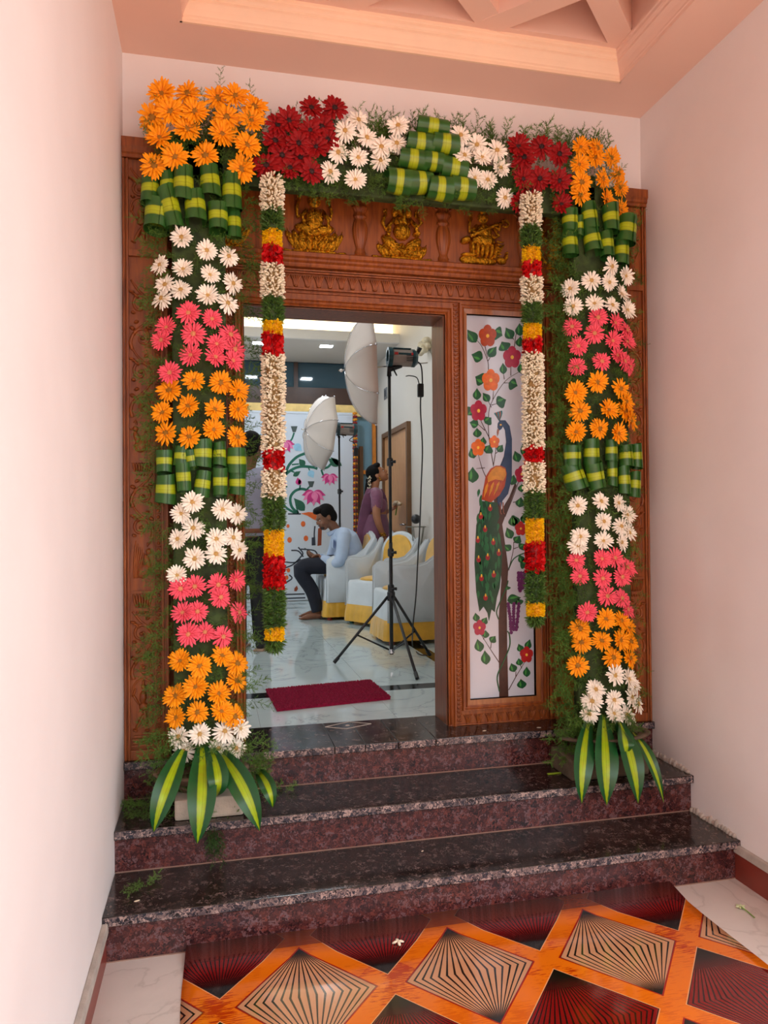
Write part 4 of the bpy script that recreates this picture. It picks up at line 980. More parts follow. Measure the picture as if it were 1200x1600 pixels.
# ------------------------------------------------------------------ planters and blocks under the pillars
MAT['stone'] = M('weathered_stone', S(120, 98, 78), .75, var=.25, scale=14, bump=.4)
MAT['stone_d'] = M('mossy_stone', S(92, 80, 64), .8, var=.3, scale=14, bump=.4)
MAT['pale'] = M('pale_stone', S(196, 186, 170), .75, var=.15, scale=10, bump=.4)
def planter(x, y, z, rx, ry, h, mat, label):
    root = empty('stone_planter', (x, y, z), label, 'planter', 'planters under the flower pillars')
    MB().lathe([(.0, .0), (.50, .0), (.52, .02), (.50, .03), (.56, h*.35), (.86, h*.72), (.98, h*.86), (.96, h*.9), (.84, h*.9), (.7, h*.7), (0, h*.6)], (x, y, z), 28, rx, ry).build('bowl', mat, root, smooth=True)
    MB().lathe([(.90, h*.84), (1.02, h*.86), (1.04, h*.93), (1.0, h), (.90, h), (.88, h*.92), (.90, h*.84)], (x, y, z), 28, rx, ry).build('rim', mat, root, smooth=True)
bs = tag(box('stone_block', MAT['pale'], (.228, .505, -.29, -.05, RZ[1], RZ[1]+.085), bevel=.012), 'pale stone block on the step under the left planter', 'block', 'stone blocks under planters')
planter(.335, -.165, RZ[1]+.085, .195, .135, .085, MAT['stone'], 'shallow weathered stone planter at the foot of the left flower pillar')
tag(box('stone_block', MAT['stone_d'], (2.0, 2.40, -.27, -.04, RZ[1], RZ[1]+.10), bevel=.012), 'dark mossy stone block on the step under the right planter', 'block', 'stone blocks under planters')
planter(2.22, -.16, RZ[1]+.10, .235, .135, .085, MAT['stone_d'], 'shallow mossy stone planter at the foot of the right flower pillar')

# fern clippings dropped on the left ends of the treads
ms = []
for cx_, cy_, Z_, n_ in ((222, 1262, RZ[1], 14), (232, 1275, RZ[1], 10), (440, 1245, RZ[1], 5), (218, 1385, RZ[0], 5), (330, 1310, RZ[1]-.03, 0)):
    for i in range(n_):
        m = frame((R.uniform(-1, 1), R.uniform(-1, 1), .12), (0, 0, 1), R.uniform(.4, .7), R.uniform(0, 6)); q = UZ(cx_+R.uniform(-14, 14), cy_+R.uniform(-8, 8), Z_); m[:3, 3] = q+np.array([0, 0, .010]); ms.append((R.randrange(8), m))
V, F = scatter(SPR, ms); o = link('fern_clippings', np_mesh('fern_clippings', V, F, MAT['fern']))
tag(o, 'loose fern clippings scattered on the left ends of the treads', 'clippings', kind='stuff')
fern_part(fl_, [fm(R.uniform(318, 345), R.uniform(1285, 1300), -.345, (R.uniform(-.4, .2), -.35, -1), R.uniform(.5, .85)) for _ in range(12)], 'fern_d', 'fern_tuft')
# ================================================================== PORCH MAT AND LITTER
def mat_pattern():
    m, nt, b = nt_new('printed_floor_mat'); L = nt.links.new
    def mth(op, a, b_=None, c=None):
        n = N(nt, 'ShaderNodeMath', operation=op)
        for i, v in enumerate((a, b_, c)):
            if v is None: continue
            if isinstance(v, (int, float)): n.inputs[i].default_value = v
            else: L(v, n.inputs[i])
        return n.outputs[0]
    tc = N(nt, 'ShaderNodeTexCoord'); sp = N(nt, 'ShaderNodeSeparateXYZ'); L(tc.outputs['Object'], sp.inputs[0])
    X, Y = sp.outputs[0], sp.outputs[1]
    # cell coordinates: cream diamonds centred at (.685+.564k, -.98+.65j); dark ones half a cell off
    def cell(x0, y0):
        u = mth('SUBTRACT', mth('FRACT', mth('ADD', mth('DIVIDE', mth('SUBTRACT', X, x0), .564), .5)), .5)   # -.5..: in periods
        v = mth('SUBTRACT', mth('FRACT', mth('ADD', mth('DIVIDE', mth('SUBTRACT', Y, y0), .65), .5)), .5)
        return mth('MULTIPLY', u, 2), mth('MULTIPLY', v, 2)
    def dia(u, v): return mth('ADD', mth('ABSOLUTE', u), mth('ABSOLUTE', v))
    def mix(f, a, c):
        n = N(nt, 'ShaderNodeMix', data_type='RGBA'); L(f, n.inputs[0])
        for i, v in ((6, a), (7, c)):
            if isinstance(v, tuple): n.inputs[i].default_value = v
            else: L(v, n.inputs[i])
        return n.outputs[2]
    u1, v1 = cell(.685, -.98); u2, v2 = cell(.967, -.655)
    d1, d2 = dia(u1, v1), dia(u2, v2)
    def stripes(u, v, sc, th):
        w = mth('MAXIMUM', mth('SUBTRACT', .82, mth('ABSOLUTE', v)), .02)
        s = mth('DIVIDE', u, w)
        f = mth('ABSOLUTE', mth('SUBTRACT', mth('FRACT', mth('ADD', mth('MULTIPLY', s, sc), .5)), .5))
        t = mth('ADD', th, mth('MULTIPLY', mth('POWER', mth('DIVIDE', mth('ABSOLUTE', v), .82), 5), .45))
        return mth('LESS_THAN', f, t)
    cream = mix(stripes(u1, v1, 8, .14), S(196, 142, 104), S(24, 20, 16))
    dark = mix(stripes(u2, v2, 11, .16), S(122, 14, 14), S(30, 10, 10))
    # black fade towards the diamond tips
    fade = mth('SMOOTH_MIN', mth('MULTIPLY', mth('MAXIMUM', mth('SUBTRACT', mth('ABSOLUTE', v2), .36), 0.), 3.2), 1., .1)
    dark = mix(fade, dark, S(18, 14, 14))
    fade1 = mth('MINIMUM', mth('MULTIPLY', mth('MAXIMUM', mth('SUBTRACT', mth('ABSOLUTE', v1), .56), 0.), 5.), 1.)
    cream = mix(fade1, cream, S(20, 18, 16))
    # orange bands with brushed streaks
    mp = N(nt, 'ShaderNodeMapping'); mp.inputs['Scale'].default_value = (9, 90, 1); L(tc.outputs['Object'], mp.inputs[0])
    nz = N(nt, 'ShaderNodeTexNoise'); nz.inputs['Scale'].default_value = 2.2; nz.inputs['Detail'].default_value = 5; L(mp.outputs[0], nz.inputs[0])
    n2 = N(nt, 'ShaderNodeTexNoise'); n2.inputs['Scale'].default_value = 5.5; L(tc.outputs['Object'], n2.inputs[0])
    st_ = mth('GREATER_THAN', mth('ADD', nz.outputs['Fac'], mth('MULTIPLY', n2.outputs['Fac'], .9)), 1.0)
    near = mth('LESS_THAN', mth('ADD', mth('ABSOLUTE', mth('SUBTRACT', mth('ABSOLUTE', u1), 1.)), mth('ABSOLUTE', v1)), .55)
    band = mix(mth('MULTIPLY', st_, mth('ADD', .35, mth('MULTIPLY', near, .6))), S(222, 112, 12), S(172, 50, 6))
    c = mix(mth('LESS_THAN', d1, .84), band, S(150, 22, 12))
    c = mix(mth('LESS_THAN', d1, .815), c, cream)
    c = mix(mth('LESS_THAN', d2, .84), c, S(222, 160, 110))
    c = mix(mth('LESS_THAN', d2, .825), c, dark)
    edge = mth('GREATER_THAN', Y, -.70)
    c = mix(mth('MULTIPLY', edge, .75), c, S(110, 40, 28))
    L(c, b.inputs['Base Color']); b.inputs['Roughness'].default_value = .12; b.inputs['Coat Weight'].default_value = .3
    return m
PMAT = mat_pattern()
mb = MB(); vs_, fs = [], []
cols = [(.283, 1.0), (2.262, 1.0)]
nx_, ny_ = 40, 24
for j in range(ny_+1):
    for i in range(nx_+1):
        u = i/nx_; y = -.652-2.4*j/ny_
        x = .283+(2.262-.283)*u+.004*math.sin(9*y)
        lip = .02*max(0, 1-j/1.0)**2 if j < 1 else 0
        vs_.append((x, y+.030*(j == 0), .0035+.0015*math.sin(7*x+3*y)+lip))
for j in range(ny_):
    for i in range(nx_): a = j*(nx_+1)+i; fs.append((a, a+nx_+1, a+nx_+2, a+1))
n0 = len(vs_); vs_ += [(x, y, .0005) for x, y, z in vs_]
fs += [tuple(n0+k for k in reversed(f)) for f in list(fs)]
for j in range(ny_):
    for i in (0, nx_): a = j*(nx_+1)+i; fs.append((a, a+nx_+1, n0+a+nx_+1, n0+a))
for i in range(nx_): fs.append((i, i+1, n0+i+1, n0+i))
tag(MB().add(vs_, fs).build('floor_mat', PMAT, None, smooth=True), 'glossy orange and black diamond-patterned floor mat before the steps', 'mat')
# litter
PETW = M('fallen_petal', S(240, 226, 200), .6); LFG = M('fallen_leaf', S(120, 150, 40), .5); SGR = M('stem_green', S(120, 160, 70), .5)
def petal(px, py, Z, s, lab, mat=PETW, rot=0., asp=2.):
    p = UZ(px, py, Z); mb = MB()
    mb.ell((0, 0, 0), (s*asp, s, s*.25), None, 8, 5); mb.xf(Matrix.Translation((p[0], p[1], Z+s*.2)) @ Matrix.Rotation(rot, 4, 'Z'))
    return tag(mb.build('fallen_petal', mat, None, smooth=True), lab, 'petal', 'fallen petals')
sp_ = empty('fallen_blossom', tuple(UZ(1165, 1425, 0)), 'small green-stemmed blossom lying on the bare floor by the right skirting', 'flower')
q = UZ(1165, 1425, 0)
MB().tube([(q[0], q[1]-.05, .004), (q[0]+.004, q[1], .005), (q[0]-.002, q[1]+.02, .008)], .0022, 6).build('stem', SGR, sp_)
mb = MB()
for k in range(6): mb.ell((q[0]+.012*math.cos(k), q[1]+.028+.010*math.sin(k), .008), (.010, .004, .004), (0, 0, k), 6, 4)
mb.build('petals', M('pale_green_petal', S(196, 206, 160), .5), sp_, smooth=True)
pb = empty('fallen_blossom', tuple(UZ(622, 1473, 0)), 'crumpled white blossom lying on the printed mat', 'flower'); q = UZ(622, 1473, .006)
for k in range(4): MB().ell((q[0]+.012*math.cos(k*1.6), q[1]+.012*math.sin(k*1.6), .010), (.012, .006, .004), (0, .3, k*1.6), 8, 5).build('petal', PETW, pb, smooth=True)
p = UZ(866, 1209, RZ[1]); lf = MB().box(p[0]-.035, p[0]+.035, p[1]-.007, p[1]+.007, RZ[1], RZ[1]+.004).build('leaf_cutting', M('leaf_cutting', S(150, 180, 40), .4), None, bevel=.0018)
tag(lf, 'yellow-green leaf cutting on the step beside the right stone block', 'leaf')
petal(757, 1142, PZ, .006, 'white petal on the granite sill below the peacock panel', rot=.3); petal(842, 1137, PZ, .006, 'white petal on the granite sill near the right planter', rot=-.2)
petal(660, 1330, RZ[0], .004, 'tiny pale petal on the lowest tread near its middle', rot=.8); petal(214, 1408, RZ[0], .006, 'tiny white petal on the lowest tread at the left wall', rot=.4)
# ================================================================== HALL BEHIND THE DOOR
HX0, HX1, HY0, HY1 = -2.6, 2.55, .385, 6.42
hf = structure(box('floor_hall', MAT['grout'], (HX0, HX1+.1, HY0, HY1+.1, PZ-.2, PZ-.012)), 'white marble hall floor beyond the doorway')
ys = [(.386, 1.010)]+[(1.146+.88*i, 1.146+.88*i+.8785) for i in range(6)]
xs_ = [HX0+1.18*i for i in range(5)]
for a, b in ys:
    for x in (-2.6, -1.55, -.5, .615, 1.33):
        nxt = {-2.6: -1.5515, -1.55: -.5015, -.5: .6135, .615: 1.3285, 1.33: 1.968}[x]; box('floor_tile', MAT['marble'], (x, nxt, a, b, PZ-.012, PZ), hf)
    box('floor_tile', MAT['marble'], (2.072, 2.55, a, b, PZ-.012, PZ), hf)
    box('border_strip', MAT['black'], (1.9695, 2.0705, a, b, PZ-.012, PZ), hf)
box('border_strip', MAT['black'], (HX0, HX1, 1.0115, 1.1445, PZ-.012, PZ), hf)
structure(box('wall_hall_right', MAT['hallwall'], (HX1, HX1+.15, .30, HY1+.15, PZ-.2, 4.4)), 'pale grey hall wall on the right behind the chairs')
structure(box('wall_hall_back', MAT['hallblue'], (HX0, HX1, HY1, HY1+.15, PZ-.2, 4.4)), 'blue-grey hall back wall behind the painted backdrop')
structure(box('wall_hall_front', MAT['hallwall'], (HX0, 0, .30, HY0, PZ-.2, 4.4)), 'hall wall left of the entrance'); 
structure(box('wall_hall_front', MAT['hallwall'], (0, HX1, .30, HY0, 3.30, 4.4)), 'hall wall above the entrance')
structure(box('wall_hall_front', MAT['hallwall'], (2.404, HX1, .36, HY0, PZ-.2, 3.30)), 'hall wall right of the entrance')
# unseen left hall wall, its wide opening added to let daylight in
wl = structure(box('wall_hall_left', MAT['hallwall'], (HX0-.15, HX0, .30, 1.8, PZ-.2, 4.4)), 'unseen left hall wall with an added daylight opening')
box('wall_section', MAT['hallwall'], (HX0-.15, HX0, 1.8, 4.8, PZ-.2, PZ+.8), wl); box('wall_section', MAT['hallwall'], (HX0-.15, HX0, 1.8, 4.8, PZ+2.5, 4.4), wl); box('wall_section', MAT['hallwall'], (HX0-.15, HX0, 4.8, HY1+.15, PZ-.2, 4.4), wl)
hc = structure(box('ceiling_hall', M('hall_ceiling', S(214, 196, 160), .6, var=.02), (HX0, HX1, .385, HY1, 4.08, 4.4)), 'hall ceiling with a glowing cove and dropped soffit')
box('soffit', MAT['hallwall'], (HX0, HX1, 5.15, HY1, 3.69, 3.78), hc); box('soffit_lip', MAT['white'], (HX0, HX1, 5.10, 5.15, 3.69, 3.80), hc)
box('cove_light', emis('cove_glow', S(255, 238, 196), 1.4), (HX0, HX1-.002, 5.42, 5.46, 3.79, 4.05), hc)
box('cove_back', MAT['hallwall'], (HX0, HX1, 5.46, 5.6, 3.78, 4.08), hc)
# downlights, then added fill panels
def downlight(px, py, lab, hw=.085):
    p = UZ(px, py, 3.69); root = empty('ceiling_downlight', (p[0], p[1], 3.69), lab, 'ceiling light', 'soffit downlights')
    MB().box(p[0]-hw, p[0]+hw, p[1]-.07, p[1]+.07, 3.682, 3.69).build('trim_ring', MAT['white'], root, bevel=.003)
    MB().box(p[0]-hw*.86, p[0]+hw*.86, p[1]-.055, p[1]+.055, 3.678, 3.684).build('lens', emis('led_lens', (.75, .88, 1, 1), 14), root)
    ld = bpy.data.lights.new('downlight_lamp', 'AREA'); ld.energy = 4; ld.size = .16; ld.color = (.8, .9, 1.0)
    lo = link('downlight_lamp', ld, root); lo.location = (p[0], p[1], 3.67)
downlight(510, 540, 'bright white LED downlight in the soffit beside the big umbrella'); downlight(405, 535, 'white LED downlight in the soffit behind the left garland')
for i, (x, y) in enumerate(((-1.2, 1.6), (1.0, 1.7), (-1.2, 3.7), (1.2, 3.7))):  # unseen panels added to brighten the hall
    root = empty('added_fill_panel', (x, y, 4.08), ('added square fill panel on the hall ceiling, front left', 'added square fill panel on the hall ceiling, front right', 'added square fill panel on the hall ceiling, rear left', 'added square fill panel on the hall ceiling, rear right')[i], 'ceiling light', 'added hall fill panels')
    MB().box(x-.3, x+.3, y-.3, y+.3, 4.05, 4.08).build('frame', MAT['white'], root, bevel=.004); MB().box(x-.27, x+.27, y-.27, y+.27, 4.046, 4.052).build('diffuser', emis('fill_panel_glow', (.9, .96, 1, 1), 2), root)
    ld = bpy.data.lights.new('fill_panel_lamp', 'AREA'); ld.energy = 5; ld.size = .5; ld.color = (.86, .94, 1.0)
    lo = link('fill_panel_lamp', ld, root); lo.location = (x, y, 4.03)
# transom windows above the backdrop
MAT['frame_br'] = M('brown_aluminium', S(70, 46, 34), .4); MAT['glass_d'] = M('tinted_glass', S(52, 82, 96), .05, var=.1, scale=1, spec=.8)
w1 = structure(empty('window_1', (1.2, HY1-.03, 3.3), None), 'tinted transom window with brown frame high on the hall back wall')
zt = UY(460, 563, HY1)[2]; zb = UY(460, 606, HY1)[2]; zr = UY(460, 632, HY1)[2]; zy = UY(460, 646, HY1)[2]
xm = UY(462, 580, HY1)[0]; xs0 = HX0+.05; xe = HX1-.05
for a, b in ((xs0, -.8), (-.75, xm-.03), (xm+.03, 2.3), (2.35, xe)): box('pane', MAT['glass_d'], (a, b, HY1-.02, HY1-.005, zb, zt-.03), w1)
for a in (-.8, xm-.03, 2.3): box('mullion', MAT['frame_br'], (a, a+.055, HY1-.05, HY1, zb, zt), w1)
box('head_frame', MAT['frame_br'], (xs0, xe, HY1-.05, HY1, zt-.03, 3.69), w1); box('sill_frame', MAT['frame_br'], (xs0, xe, HY1-.06, HY1, zr, zb), w1)
tr = structure(box('trim_3', M('ledge_glow_tint', S(244, 208, 130), .5), (xs0, xe, HY1-.07, HY1, zy-.03, zr)), 'ledge under the transom window, its warm glow painted as cream yellow')  # glow of a lit ledge put into its base colour
# door in the right hall wall
DL = wood('light_door_veneer', S(186, 132, 86), S(208, 156, 108), .4)
d1_ = structure(empty('door_1', (HX1, 5.2, PZ), None), 'light wood veneer door in the right hall wall behind the chairs')
y0d, y1d, ztd = 4.60, 5.90, PZ+2.17
box('door_leaf', DL, (HX1-.02, HX1, y0d+.06, y1d-.06, PZ, ztd-.06), d1_)
FB = M('brown_door_frame', S(112, 78, 48), .45)
box('door_frame_jamb', FB, (HX1-.05, HX1, y0d, y0d+.06, PZ, ztd), d1_, bevel=.004); box('door_frame_jamb', FB, (HX1-.05, HX1, y1d-.06, y1d, PZ, ztd), d1_, bevel=.004); box('door_frame_head', FB, (HX1-.05, HX1, y0d+.06, y1d-.06, ztd-.06, ztd), d1_, bevel=.004)
MB().tube([(HX1-.02, y0d+.13, PZ+1.0), (HX1-.07, y0d+.13, PZ+1.0), (HX1-.07, y0d+.25, PZ+1.0)], .010, 8).build('handle', M('steel', S(190, 190, 190), .25, metal=1), d1_, smooth=True)
# door and orange trim on the back wall right of the backdrop
xa, xb = UY(553, 800, HY1)[0], UY(567, 800, HY1)[0]
d2_ = structure(empty('door_2', (xa, HY1, PZ), None), 'brown door in the back wall beside the marigold string')
box('door_leaf', M('brown_door_leaf', S(120, 96, 70), .5), (xa-.6, xb-.05, HY1-.02, HY1, PZ, UY(560, 702, HY1)[2]), d2_); box('door_frame_jamb', FB, (xb-.05, xb, HY1-.05, HY1, PZ, UY(560, 698, HY1)[2]), d2_)  # leaf in plain brown
OT = M('orange_wood_trim', S(214, 128, 40), .4)
structure(box('trim_4', OT, (UY(581, 700, HY1)[0], UY(586, 700, HY1)[0], HY1-.06, HY1, PZ, 3.30)), 'orange wooden post at the corner of the hall')
structure(box('trim_5', OT, (xb, UY(581, 700, HY1)[0], HY1-.04, HY1, UY(570, 741, HY1)[2], UY(570, 735, HY1)[2])), 'orange wooden rail low on the back wall')
# switch plate and wrapped wall lamp on the right wall
a = UX(601, 608, HX1); b2 = UX(605.5, 622, HX1)
sw = empty('switch_plate', (HX1, float(a[1]), float(b2[2])), 'small grey switch plate on the right hall wall behind the light stand', 'switch')
MB().box(HX1-.012, HX1, min(a[1], b2[1]), max(a[1], b2[1]), b2[2], a[2]).build('plate', M('switch_grey', S(120, 122, 124), .4), sw, bevel=.003); MB().box(HX1-.016, HX1-.010, min(a[1], b2[1])+.05, max(a[1], b2[1])-.05, b2[2]+.03, a[2]-.03).build('rocker', M('switch_dark', S(60, 64, 70), .4), sw)
p = UX(672, 541, HX1)
wlmp = empty('wall_lamp', (HX1, p[1], p[2]), 'wall lamp wrapped in crumpled cream plastic on the right wall', 'wall lamp')
mb = MB()
for i in range(14): mb.ell((HX1-.06+R.uniform(-.04, .03), p[1]+R.uniform(-.06, .06), p[2]+R.uniform(-.07, .07)), (R.uniform(.02, .05), R.uniform(.02, .05), R.uniform(.03, .06)), (R.random()*3, R.random()*3, 0), 8, 6)
me = remesh(mb, .009, 2); me.materials.append(M('crumpled_plastic', S(214, 200, 170), .35, var=.2, scale=40, bump=.4)); link('plastic_wrap', me, wlmp)
MB().tube([(HX1-.02, p[1]-.03, p[2]-.05), (HX1-.015, p[1]-.10, p[2]-.10), (HX1-.01, p[1]-.16, p[2]-.20)], .006, 6).build('wire', MAT['cement'], wlmp, smooth=True)
# door mat
c = [np.array(v) for v in ((.72, .677), (1.386, .784), (1.364, 1.265), (.693, 1.168))]
dm = empty('door_mat', (1.04, .97, PZ), 'shaggy maroon door mat on the marble just inside the doorway', 'mat')
MRN = M('maroon_chenille', S(134, 20, 54), .9, var=.25, scale=60, bump=.5, bscale=200, spec=.2)
MB().add([(*q, PZ) for q in c]+[(*q, PZ+.016) for q in c], [(3, 2, 1, 0), (4, 5, 6, 7), (0, 1, 5, 4), (1, 2, 6, 5), (2, 3, 7, 6), (3, 0, 4, 7)]).build('mat_base', MRN, dm)
tb = (np.array([(.004*math.cos(t), .004*math.sin(t), 0) for t in (0, 1.57, 3.14, 4.71)]+[(.0045*math.cos(t), .0045*math.sin(t), .006) for t in (0, 1.57, 3.14, 4.71)]+[(0, 0, .010)]), None)
TF = np.array([(0, 1, 5), (0, 5, 4), (1, 2, 6), (1, 6, 5), (2, 3, 7), (2, 7, 6), (3, 0, 4), (3, 4, 7), (4, 5, 8), (5, 6, 8), (6, 7, 8), (7, 4, 8)])
ms = []
for i in range(62):
    for j in range(44):
        u, v = (i+R.uniform(-.3, .3))/61, (j+R.uniform(-.3, .3))/43
        q = c[0]*(1-u)*(1-v)+c[1]*u*(1-v)+c[2]*u*v+c[3]*(1-u)*v; m = frame((R.uniform(-.4, .4), R.uniform(-.4, .4), 1)); m[:3, 3] = (q[0], q[1], PZ+.013); ms.append((0, m))
V, F = scatter([(tb[0], TF)], ms); tag(link('mat_pile', np_mesh('mat_pile', V, F, MRN), dm), kind='stuff')

# ------------------------------------------------------------------ painted backdrop
YB = 6.27
bx0 = -1.1; bx1 = UY(552, 800, YB)[0]; bz1 = UY(500, 645, YB)[2]
MAT['banner'] = M('printed_banner', S(206, 214, 224), .45, var=.02, scale=1.5)
bdp = empty('painted_backdrop', ((bx0+bx1)/2, YB, PZ), 'tall pale backdrop printed with pink lotuses and a cow', 'backdrop')
bnr = box('banner', MAT['banner'], (bx0, bx1, YB, YB+.02, PZ+.01, bz1), bdp)
box('stand_frame', M('steel_tube', S(170, 172, 176), .3, metal=.8), (bx0, bx1, YB+.02, YB+.05, PZ, PZ+.03), bdp); box('top_rail', MAT['banner'], (bx0-.01, bx1+.01, YB-.006, YB+.03, bz1-.02, bz1+.01), bdp)
BM = {k: M('print_'+k, S(*c_), .5, var=.1, scale=14) for k, c_ in dict(green=(24, 104, 84), leaf=(30, 92, 70), pink=(206, 52, 130), pink2=(238, 130, 178), pod=(70, 84, 82), sky=(150, 200, 226), orange=(224, 104, 44), ink=(46, 52, 66), brown=(150, 70, 40)).items()}
b4 = C(430, 640, 5)
def bl_(nm, px, mat, lay, par): return MB().prism([xz(x, y, YB) for x, y in px], YB-.0015*lay, YB+.001).build(nm, BM[mat], par)
def bst(pts, w, mat='green', nm='vine', lay=1, par=None): return pstroke([b4(*p) for p in pts], w, BM[mat], lay, nm, par or bnr, YB)
for pts, w in (([(80, 500), (110, 430), (170, 370), (240, 340)], .035), ([(70, 600), (75, 520), (130, 470), (200, 445), (290, 450), (330, 462)], .035), ([(360, 465), (410, 450), (435, 425)], .03), ([(360, 470), (375, 510), (395, 530)], .025), ([(180, 810), (130, 760), (118, 690), (150, 640), (200, 620), (250, 630), (275, 645)], .035), ([(190, 625), (195, 590)], .02), ([(250, 620), (270, 600)], .02), ([(100, 265), (130, 230), (148, 180)], .022), ([(100, 270), (150, 270)], .018), ([(260, 455), (275, 490)], .016), ([(130, 430), (185, 425)], .02), ([(125, 480), (150, 490)], .02), ([(70, 610), (95, 600)], .02), ([(180, 810), (165, 760)], .018), ([(60, 600), (50, 690), (80, 760), (160, 812)], .03), ([(20, 470), (60, 560), (66, 640)], .03)): bst(pts, w)
def bleaf(b, t, w, mat='leaf'): bl_('printed_leaf', [b4(*q) for q in leafpoly(b, t, w)], mat, 2, bnr)
for a, b2, w in (((230, 440), (185, 385), 52), ((140, 520), (200, 480), 38), ((500, 440), (410, 380), 62), ((230, 790), (145, 690), 70), ((30, 200), (0, 260), 60), ((520, 440), (430, 370), 40)): bleaf(a, b2, w)
for a, b2, w in (((150, 270), (210, 325), 62), ((265, 475), (300, 535), 56)): bleaf(a, b2, w, 'sky')
def lotus_px(cx_, cy_, s, up=1):
    root = None
    for k, (a, l, m) in enumerate(((-1.25, .9, 'pink'), (-.85, 1.0, 'pink2'), (-.45, 1.1, 'pink'), (1.25, .9, 'pink'), (.85, 1.0, 'pink2'), (.45, 1.1, 'pink'), (0, 1.1, 'pink2'), (-.2, .85, 'pink'), (.22, .85, 'pink2'))):
        b = (cx_, cy_); t = (cx_+s*l*math.sin(a), cy_+up*s*l*math.cos(a)*.95); bl_('lotus_petal', [b4(*q) for q in leafpoly(b, t, s*.48)], m, 2+.3*k, bnr)
lotus_px(300, 640, 110); lotus_px(425, 510, 80); lotus_px(75, 250, 90); lotus_px(10, 560, 90)
bleaf((185, 590), (175, 530), 45, 'pink'); bleaf((195, 590), (190, 535), 30, 'pink2')
for cx_, cy_, w in ((148, 150, 26), (280, 580, 26)): bl_('seed_pod', [b4(cx_-w, cy_-20), b4(cx_+w, cy_-20), b4(cx_+w*.45, cy_+26), b4(cx_-w*.45, cy_+26)], 'pod', 2, bnr)
# cow: orange ear/garland, outlines, printed spots
bl_('cow_scarf', [b4(*q) for q in ((200, 812), (260, 800), (320, 806), (345, 830), (340, 875), (300, 858), (250, 828))], 'orange', 2.4, bnr)
for x, y, s in ((218, 893, 18), (112, 1018, 18), (240, 1006, 18), (100, 910, 12), (103, 1255, 14), (165, 1235, 14), (90, 1312, 14), (40, 960, 18), (20, 1120, 18), (-40, 1050, 18)):
    bl_('printed_spot', [b4(x+s*math.cos(t), y+s*1.25*math.sin(t)) for t in [2*PI*j/10 for j in range(10)]], 'orange', 2, bnr)
for pts in ([(100, 815), (200, 815)], [(70, 1190), (150, 1195), (200, 1170)], [(70, 1240), (140, 1210), (200, 1150), (215, 1120), (180, 1075)], [(125, 1100), (180, 1105), (220, 1150)], [(190, 1180), (215, 1225), (245, 1220)], [(70, 1360), (130, 1320), (110, 1290)], [(200, 1090), (300, 1100), (330, 1130)], [(70, 1445), (230, 1440)], [(70, 1475), (235, 1470)], [(310, 1060), (305, 980), (310, 910)], [(-250, 1475), (70, 1475)], [(-250, 1445), (70, 1445)]): bst(pts, .018, 'ink', 'outline')
bl_('cow_hoof', [b4(*q) for q in ((150, 1395), (170, 1375), (178, 1400), (165, 1420), (148, 1418))], 'brown', 2, bnr); bl_('horn_band', [b4(*q) for q in ((335, 930), (365, 915), (360, 1060), (330, 1065))], 'brown', 2, bnr); bl_('cow_eye', [b4(*q) for q in ((285, 1000), (312, 995), (315, 1060), (285, 1062))], 'ink', 2, bnr)
# marigold strings on the backdrop edge
MGO = M('orange_marigold', S(240, 150, 20), .6, var=.25, scale=60); MGR = M('maroon_marigold', S(140, 24, 22), .6, var=.25, scale=60)
xs_m = UY(555, 700, YB-.06)[0]; mz1 = UY(555, 646, YB-.06)[2]
mg = empty('marigold_string', (xs_m, YB-.05, PZ), 'orange and maroon marigold string down the right edge of the backdrop', 'garland')
def ball(mat):
    mb = MB(); mb.ell((0, 0, 0), (.028, .028, .020), None, 10, 6)
    for i in range(14): mb.ell((.024*math.cos(i*.9), .024*math.sin(i*.9), .006*math.sin(i*2.3)), (.010, .010, .010), None, 5, 4)
    return mb.mesh('marigold', mat, smooth=True)
bo, brd = ball(MGO), ball(MGR); z = mz1; i = 0
while z > PZ+.05:
    inst('marigold', bo if i % 2 == 0 else brd, Matrix.Translation((xs_m+.004*math.sin(i), YB-.055, z)), mg); z -= .042; i += 1
MB().tube([(xs_m, YB-.055, mz1+.03), (xs_m, YB-.055, PZ+.05)], .003, 5).build('string', MAT['cement'], mg)

